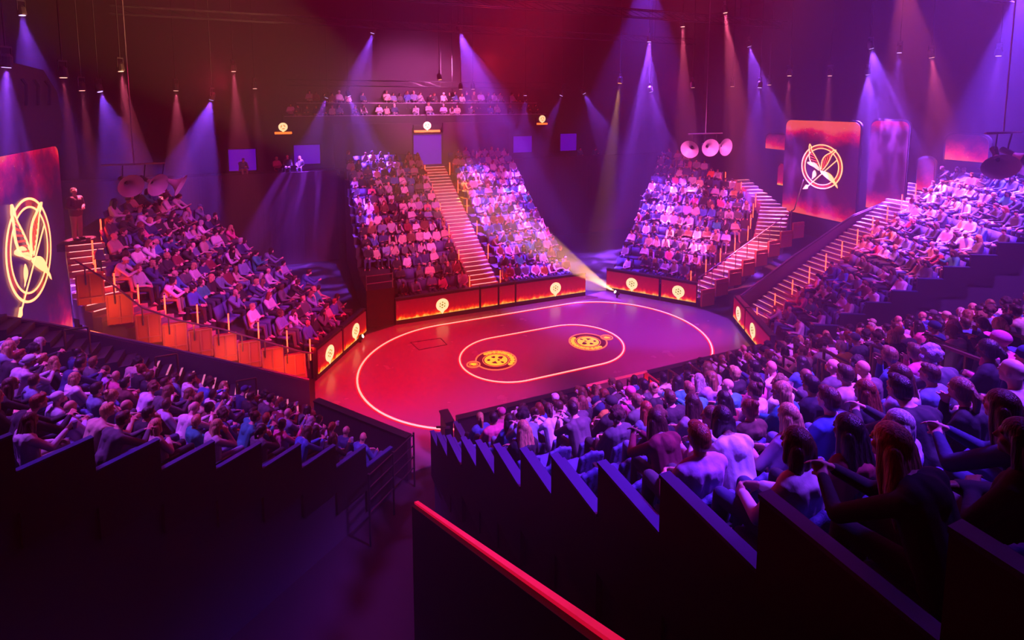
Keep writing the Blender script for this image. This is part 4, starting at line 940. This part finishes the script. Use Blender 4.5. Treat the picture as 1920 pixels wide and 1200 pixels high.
def cam_px(p):
    z = p.z - 10; c, s = math.cos(PT), math.sin(PT); zc = p.y * c - z * s; yc = z * c + p.y * s
    if zc < .3: return None
    return 960 + F * p.x / zc, CY - F * yc / zc, zc
# every place on the stands
PLACES = []
rnd = random.Random(11)
for key, st in STANDS.items():
    for i in range(st.rows):
        T, N_ = st.dirs(i); face = -N_; rz = math.atan2(face.y, face.x) - math.pi / 2
        sp = st.span(i)
        if not sp: continue
        a, b_ = sp; a += .32; b_ -= .32
        if st.key in 'G': b_ -= .1
        n = int((b_ - a) / st.sp); off = ((b_ - a) - n * st.sp) / 2
        for j in range(n + 1):
            p = st.pt(i, .60, a + off + j * st.sp); q = cam_px(p + Vector((0, 0, 1)))
            if q is None or q[2] < 2.3 or not (-60 < q[0] < 1985 and -40 < q[1] < 1290): continue
            # count seats from the end nearer the middle aisle or wall
            PLACES.append(dict(key=key, i=i, j=j, n=n, p=p, rz=rz, z=q[2], px=q))
PLACES.sort(key=lambda d: d['z'])
def seat_words(d): return '%s row of %s, %s seat' % (ORD[d['i'] + 1], SEATNAME[d['key']], ORD[d['j'] + 1])
EMPTY = {('A1', i, 11 - 11) for i in range(3, 12)} | {('A1', i, 1) for i in (5, 6, 7, 8)}
N_IND = 300
def choose(ws, items, r): return r.choices(items, ws)[0]
people_n = 0; seats_n = 0; REST = []
# one theatre seat: seat, backrest, arm rests
sb = MB(); capsule(sb, (-.17, -.10, .40), .045, (-.17, .22, .43), .04); capsule(sb, (.17, -.10, .40), .045, (.17, .22, .43), .04); capsule(sb, (0, -.10, .40), .05, (0, .22, .43), .045); capsule(sb, (-.08, -.10, .40), .05, (-.08, .22, .43), .045); capsule(sb, (.08, -.10, .40), .05, (.08, .22, .43), .045)
SEAT_ME = fuse(sb, .03, 1); SEAT_ME.materials.append(SEATM)
sb = MB()
for x in (-.18, -.09, 0, .09, .18): capsule(sb, (x, -.21, .46), .04, (x * .92, -.31, .90 - abs(x) * .25), .04)
BACK_ME = fuse(sb, .03, 1); BACK_ME.materials.append(SEATM)
sb = MB(); sb.box((0, -.27, .30), (.40, .05, .5)); sb.box((0, -.1, .2), (.06, .1, .4)); SHELL = sb.build('pedestal', SEATP).data
sb = MB(); sb.box((.255, -.05, .62), (.045, .36, .04)); sb.box((.255, -.12, .35), (.03, .1, .5)); ARM = sb.build('armrest', SEATP).data
for o in [o for o in COL.objects if o.name in ('pedestal', 'armrest')]: bpy.data.objects.remove(o)
def link(name, me, parent, loc=None, col=None, rot=None):
    o = bpy.data.objects.new(name, me); COL.objects.link(o); o.parent = parent
    if loc is not None: o.location = loc
    if rot is not None: o.rotation_euler = rot
    if col is not None: o.color = (*col, 1)
    return o
def add_seat(d):
    r_ = empty('theatre_seat', d['p'], ('folded navy blue fabric theatre seat, ' if d.get('free') else 'navy blue fabric theatre seat, ') + seat_words(d), 'seat', 'theatre seats, ' + SEATNAME[d['key']], d['rz'])
    link('seat', SEAT_ME, r_); link('backrest', BACK_ME, r_); link('pedestal', SHELL, r_); link('armrest', ARM, r_)
def spec_for(d, r):
    pi = r.randrange(len(PROTO)); pn, fem, ms, hd, yaw = PROTO[pi]
    hk = choose([3, 26, 13, 9, 8, 0, 2, 12] if fem else [42, 3, 2, 2, 10, 12, 9, 0], HAIRS, r)
    tw, tc_ = choose(TW, TOPS, r); hw, hc_ = choose(HW, HCOL, r)
    return pi, hk, tw, tc_, hw, hc_
FORCE = {('A1', 11, 9): ('long', 'black', 'blonde')}
FEATURE = [(1640, 930, 'long', 'blonde', 'black'), (1500, 885, 'bob', 'brown', 'white'), (1365, 930, 'short', 'auburn', 'lilac'), (1855, 735, 'bald', 'brown', 'beige'), (1880, 800, 'long', 'dark', 'black'),
           (1690, 785, 'bob', 'grey', 'lilac'), (1760, 890, 'short', 'dark', 'black'), (1550, 745, 'short', 'brown', 'blue'), (1600, 790, 'long', 'dark', 'maroon'), (1425, 800, 'long', 'blonde', 'lilac'),
           (980, 825, 'long', 'blonde', 'black'), (1290, 800, 'long', 'brown', 'pale-grey'), (1600, 730, 'long', 'auburn', 'black'), (215, 730, 'short', 'dark', 'denim-blue'), (130, 790, 'bald', 'brown', 'lilac'), (330, 790, 'bald', 'brown', 'white')]
FEAT = {}
for x_, y_, hk_, hw_, tw_ in FEATURE:
    d_ = min((d for d in PLACES if id(d) not in FEAT and d['z'] < 14), key=lambda d: math.hypot(d['px'][0] - x_, d['px'][1] - 12 * 10 / d['z'] - y_)); FEAT[id(d_)] = (hk_, hw_, tw_); d_['feature'] = True
def add_person(d, r):
    pi, hk, tw, tc_, hw, hc_ = spec_for(d, r)
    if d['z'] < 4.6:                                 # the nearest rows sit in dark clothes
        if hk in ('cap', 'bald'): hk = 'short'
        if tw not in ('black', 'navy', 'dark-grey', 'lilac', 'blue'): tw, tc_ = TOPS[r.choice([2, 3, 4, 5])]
    ft = FEAT.get(id(d))
    if ft:
        hk, hw, tw = ft; hc_ = dict(HCOL)[hw]; tc_ = dict(TOPS)[tw]; pi = r.choice([0, 0, 2, 4]) + (1 if hk in ('long', 'bob') else 0)
    pn, fem, ms, hd, yaw = PROTO[pi]
    jit = lambda c, a=.12: tuple(max(.005, x * (1 + r.uniform(-a, a))) for x in c)
    sc_ = r.uniform(.95, 1.05); sk = jit(choose([30, 28, 18, 10, 14], SKINC, r)); g = r.choice(GAR[fem])
    who = ('bald person' if hk == 'bald' else 'person wearing a cap' if hk == 'cap' else '%s %s person' % (HNAME[hk], hw))
    lab = '%s in %s %s, %s' % (who, tw, g, seat_words(d))
    w_ = lab.split()
    if len(w_) > 16: lab = '%s in %s, %s' % (who.replace(' person', '') if len(w_) > 17 else who, tw, seat_words(d))
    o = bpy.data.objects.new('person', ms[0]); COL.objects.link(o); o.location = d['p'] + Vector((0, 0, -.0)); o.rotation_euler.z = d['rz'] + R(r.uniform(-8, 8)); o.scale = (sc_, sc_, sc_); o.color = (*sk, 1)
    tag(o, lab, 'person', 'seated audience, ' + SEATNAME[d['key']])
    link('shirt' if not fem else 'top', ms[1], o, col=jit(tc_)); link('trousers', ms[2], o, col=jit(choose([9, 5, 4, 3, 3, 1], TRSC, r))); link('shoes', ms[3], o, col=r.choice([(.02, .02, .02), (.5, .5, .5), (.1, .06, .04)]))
    if hk != 'bald':
        yz = yaw.to_euler().z; hs = r.uniform(.98, 1.08)
        h_ = link('cap' if hk == 'cap' else 'hair', HM[hk], o, hd, jit(tc_ if hk == 'cap' else hc_), (0, 0, yz)); h_.scale = (hs, hs, hs)
    if pn == 'holding_drink':
        c_ = empty('drink_cup', o.matrix_basis @ Vector((.14, .44, .84)), 'clear plastic cup held by the %s' % lab[:200].split(', ')[0] + ', ' + seat_words(d), 'cup', 'plastic cups held by the audience')
        d_ = MB(); d_.tube([(0, 0, 0), (0, 0, .11)], [.028, .038], 12, cap=False); c2 = link('cup_wall', d_.build('cup_wall', CUP).data, c_); 
        for q in [q for q in COL.objects if q.name.startswith('cup_wall') and q.parent is None]: bpy.data.objects.remove(q)
        w2 = c_['label'].split()
        if len(w2) > 16: c_['label'] = 'clear plastic cup held up, ' + seat_words(d)
CUP = mat('clear_plastic', (.8, .75, .85), .15)
rp = random.Random(23)
free_rate = {'A1': .03, 'A2': .05, 'B': .04, 'G': .06, 'C': .07, 'D': .05, 'E': .04, 'F': .06}
for d in PLACES:
    d['free'] = rp.random() < free_rate[d['key']] or (d['key'] == 'A1' and d['j'] == 0 and d['i'] in (0, 1, 2, 3, 4, 5, 6, 7, 8)) or (d['key'] == 'A1' and d['j'] == 1 and d['i'] in (5, 6, 7))
    if seats_n < N_IND: add_seat(d); seats_n += 1
    else: d['seat_rest'] = True
    if d['free'] and not d.get('feature'): continue
    if people_n < N_IND: add_person(d, rp); people_n += 1
    else: REST.append(d)
# ---- the rest of the audience and of the seats: one mesh each
def arrays(me):
    n = len(me.vertices); co = np.empty(n * 3, np.float32); me.vertices.foreach_get('co', co); me.calc_loop_triangles()
    t = np.empty(len(me.loop_triangles) * 3, np.int32); me.loop_triangles.foreach_get('vertices', t); return co.reshape(-1, 3), t.reshape(-1, 3)
LOWP = []
for pn, P in POSES.items():
    for fem in (False, True):
        bd, tp, tr_, sh_, hd, yaw = build_body(P, fem, low=True)
        for m_, sh2 in ((tp, 0), (tr_, 0)): pass
        LOWP.append((fem, [arrays(fuse(bd, .034, 0)), arrays(fuse(tp, .034, 1)), arrays(fuse(tr_, .04, 1))], hd, yaw))
LOWH = {k: arrays(fuse(hair_mb(k, True), .022, 1)) for k in HAIRS if k != 'bald'}
def mass(name, parts, material, label, cat):
    V = np.concatenate([p[0] for p in parts]); cs = np.cumsum([0] + [len(p[0]) for p in parts[:-1]]); Fc = np.concatenate([p[1] + k for p, k in zip(parts, cs)])
    me = bpy.data.meshes.new(name); me.vertices.add(len(V)); me.vertices.foreach_set('co', V.astype(np.float32).ravel())
    me.loops.add(len(Fc) * 3); me.loops.foreach_set('vertex_index', Fc.astype(np.int32).ravel()); me.polygons.add(len(Fc)); me.polygons.foreach_set('loop_start', np.arange(0, len(Fc) * 3, 3, dtype=np.int32))
    me.polygons.foreach_set('use_smooth', np.ones(len(Fc), bool)); me.update(calc_edges=True)
    if parts[0][2] is not None:
        Cc = np.concatenate([np.tile(np.array([*p[2], 1], np.float32), (len(p[0]), 1)) for p in parts]); at_ = me.color_attributes.new('own_colour', 'FLOAT_COLOR', 'POINT'); at_.data.foreach_set('color', Cc.ravel())
    me.materials.append(material); o = bpy.data.objects.new(name, me); COL.objects.link(o); return tag(o, label, cat, None, 'stuff')
cm = mat('crowd_cloth_and_skin', (.5, .5, .5), .75); ca = cm.node_tree.nodes.new('ShaderNodeVertexColor'); ca.layer_name = 'own_colour'; cm.node_tree.links.new(ca.outputs[0], cm.node_tree.nodes['Principled BSDF'].inputs['Base Color'])
def place(co, d, sc_=1.0, hd=None, yz=0.0, rj=0.0):
    if hd is not None:
        c, s = math.cos(yz), math.sin(yz); co = np.stack([co[:, 0] * c - co[:, 1] * s, co[:, 0] * s + co[:, 1] * c, co[:, 2]], 1) + np.array(hd)
    a = d['rz'] + rj; c, s = math.cos(a) * sc_, math.sin(a) * sc_
    return np.stack([co[:, 0] * c - co[:, 1] * s + d['p'].x, co[:, 0] * s + co[:, 1] * c + d['p'].y, co[:, 2] * sc_ + d['p'].z], 1)
# the balcony audience too
BAL = []
for v_, z, u0, u1 in ((19.75, 8.65, -8.8, 9.2), (20.75, 9.50, -7.6, 9.0)):
    k = u0
    while k < u1:
        if rp.random() < .62: a = -D(0, 1); BAL.append(dict(key='bal', i=0, j=0, p=W(k, v_, z), rz=math.atan2(a.y, a.x) - math.pi / 2))
        k += .52
for u_, v_ in ((-9.7, 17.4), (-9.2, 17.4), (-8.4, 17.4), (11.8, 17.4), (-11.6, 17.5), (13.0, 17.5)): a = -D(0, 1); BAL.append(dict(key='bal', i=0, j=0, p=W(u_, v_, 5.4), rz=math.atan2(a.y, a.x) - math.pi / 2))
parts = []
for d in REST + BAL:
    fem_, lp, hd, yaw = rp.choice(LOWP); sc_ = rp.uniform(.88, 1.06) * (.94 if d['key'] in 'DEF' else 1); rj = R(rp.uniform(-24, 24)); a_ = rp.uniform(-.07, .07); d['p'] = d['p'] + Vector((math.cos(d['rz']), math.sin(d['rz']), 0)) * a_ + Vector((-math.sin(d['rz']), math.cos(d['rz']), 0)) * rp.uniform(-.04, .08)
    hk = choose([3, 26, 13, 9, 8, 0, 2, 12] if fem_ else [42, 3, 2, 2, 10, 12, 9, 0], HAIRS, rp)
    j_ = rp.uniform(.8, 1.2); tcol = choose(TW, TOPS, rp)[1]
    if d['key'] in 'DEF' and rp.random() < .15: tcol = rp.choice([(.72, .70, .74), (.55, .52, .6), (.6, .5, .5)])
    if d['key'] == 'F' and d['i'] == 9 and d['px'][0] > 1325 and d['px'][0] < 1342: tcol = (1.0, .22, .02)
    cols = [tuple(min(.9, 1.25 * x) for x in choose([30, 28, 18, 8, 18], SKINC, rp)), tuple(x * j_ for x in tcol), choose([9, 5, 4, 3, 3, 1], TRSC, rp)]
    for (co, fc), cl in zip(lp, cols): parts.append((place(co, d, sc_, rj=rj), fc, cl))
    if hk != 'bald': co, fc = LOWH[hk]; parts.append((place(co * 1.03, d, sc_, hd, yaw.to_euler().z, rj), fc, tcol if hk == 'cap' else choose(HW, HCOL, rp)[1]))
mass('seated_crowd', parts, cm, 'seated audience of the far stands and balcony, several hundred people in mixed clothes', 'crowd')
sp_, sb_ = arrays(SEAT_ME), arrays(BACK_ME); seat_lo = []
boxm = MB(); boxm.box((0, .05, .41), (.46, .40, .09)); boxm.obox((0, -.26, .66), (.225, 0, 0), (0, .04, 0), (0, -.05, .24)); boxm.box((0, -.2, .2), (.1, .2, .4)); tmp = boxm.build('tmp', SEATM); sl = arrays(tmp.data); bpy.data.objects.remove(tmp)
mass('seat_rows', [(place(sl[0], d), sl[1], None) for d in PLACES if d.get('seat_rest')], SEATM, 'rows of navy blue theatre seats under the audience of the far stands', 'seats')

# the man standing at far left
P = dict(POSES['hands_on_lap']); bd, tp, tr_, sh_ = MB(), MB(), MB(), MB()
for x in (-.06, 0, .06): capsule(bd, (x, 0, .95), .10, (x * 1.2, 0, 1.36), .10); capsule(tp, (x * 1.3, .01, .92), .135, (x * 1.4, 0, 1.38), .125)
capsule(tp, (-.17, 0, 1.44), .075, (.17, 0, 1.44), .075); capsule(bd, (0, 0, 1.42), .06, (0, .0, 1.56), .055); blob(bd, (0, 0, 1.70), (.075, .094, .09)); blob(bd, (0, .02, 1.64), (.062, .072, .075)); capsule(bd, (0, .09, 1.69), .009, (0, .11, 1.66), .012, n=8)
for e in (-1, 1):
    blob(bd, (.076 * e, -.01, 1.67), (.01, .02, .03)); E_ = Vector((.27 * e, .0, 1.16)); Wr = Vector((.12 * e, .20, 1.10)); S_ = Vector((.20 * e, 0, 1.43))
    capsule(bd, S_, .05, E_, .042); capsule(bd, E_, .042, Wr, .028); capsule(tp, S_, .068, E_, .058); capsule(tp, E_, .058, Wr, .042); hand(bd, Wr, Vector((-e * .6, .6, -.1)), Vector((0, -.2, -1)), .6, e)
    capsule(bd, (.09 * e, 0, .9), .085, (.10 * e, .01, .50), .058); capsule(bd, (.10 * e, .01, .50), .055, (.10 * e, -.01, .09), .04); capsule(tr_, (.09 * e, 0, .92), .105, (.10 * e, .01, .50), .078); capsule(tr_, (.10 * e, .01, .50), .078, (.10 * e, -.01, .10), .062); capsule(sh_, (.10 * e, -.03, .05), .045, (.11 * e, .16, .04), .038)
capsule(tr_, (-.07, 0, .95), .12, (.07, 0, .95), .12)
o = bpy.data.objects.new('person', fuse(bd, .011, 2)); COL.objects.link(o); o.location = W(-15.95, 3.75, 5.33); o.rotation_euler.z = math.atan2(D(.8, -.6).y, D(.8, -.6).x) - math.pi / 2; o.color = (.55, .33, .24, 1); o.data.materials.append(SKIN)
tag(o, 'person standing alone on the landing at far left, dark jacket, light trousers', 'person')
for nm, q, cl in (('jacket', tp, (.10, .07, .08)), ('trousers', tr_, (.32, .24, .22)), ('shoes', sh_, (.02, .02, .02))): me = fuse(q, .014, 3); me.materials.append(CLOTH); link(nm, me, o, col=cl)
link('hair', HM['short'], o, (0, -.01, 1.675), (.02, .015, .012))

# ------------------------------------------------------------------ haze filling the hall
hz = bpy.data.materials.new('stage_haze'); hz.use_nodes = True; nt = hz.node_tree; nt.nodes.clear()
o_ = nt.nodes.new('ShaderNodeOutputMaterial'); s_ = nt.nodes.new('ShaderNodeVolumeScatter')
s_.inputs['Density'].default_value = .0088; s_.inputs['Anisotropy'].default_value = .55; s_.inputs['Color'].default_value = (1, 1, 1, 1)
nt.links.new(s_.outputs[0], o_.inputs['Volume'])
mb = MB(); mb.obox(W(0, -3, 8.98), D(26.9, 0), D(0, 23.9), (0, 0, 8.94)); tag(mb.build('haze', hz), 'thin stage haze filling the whole hall', 'haze', None, 'stuff')
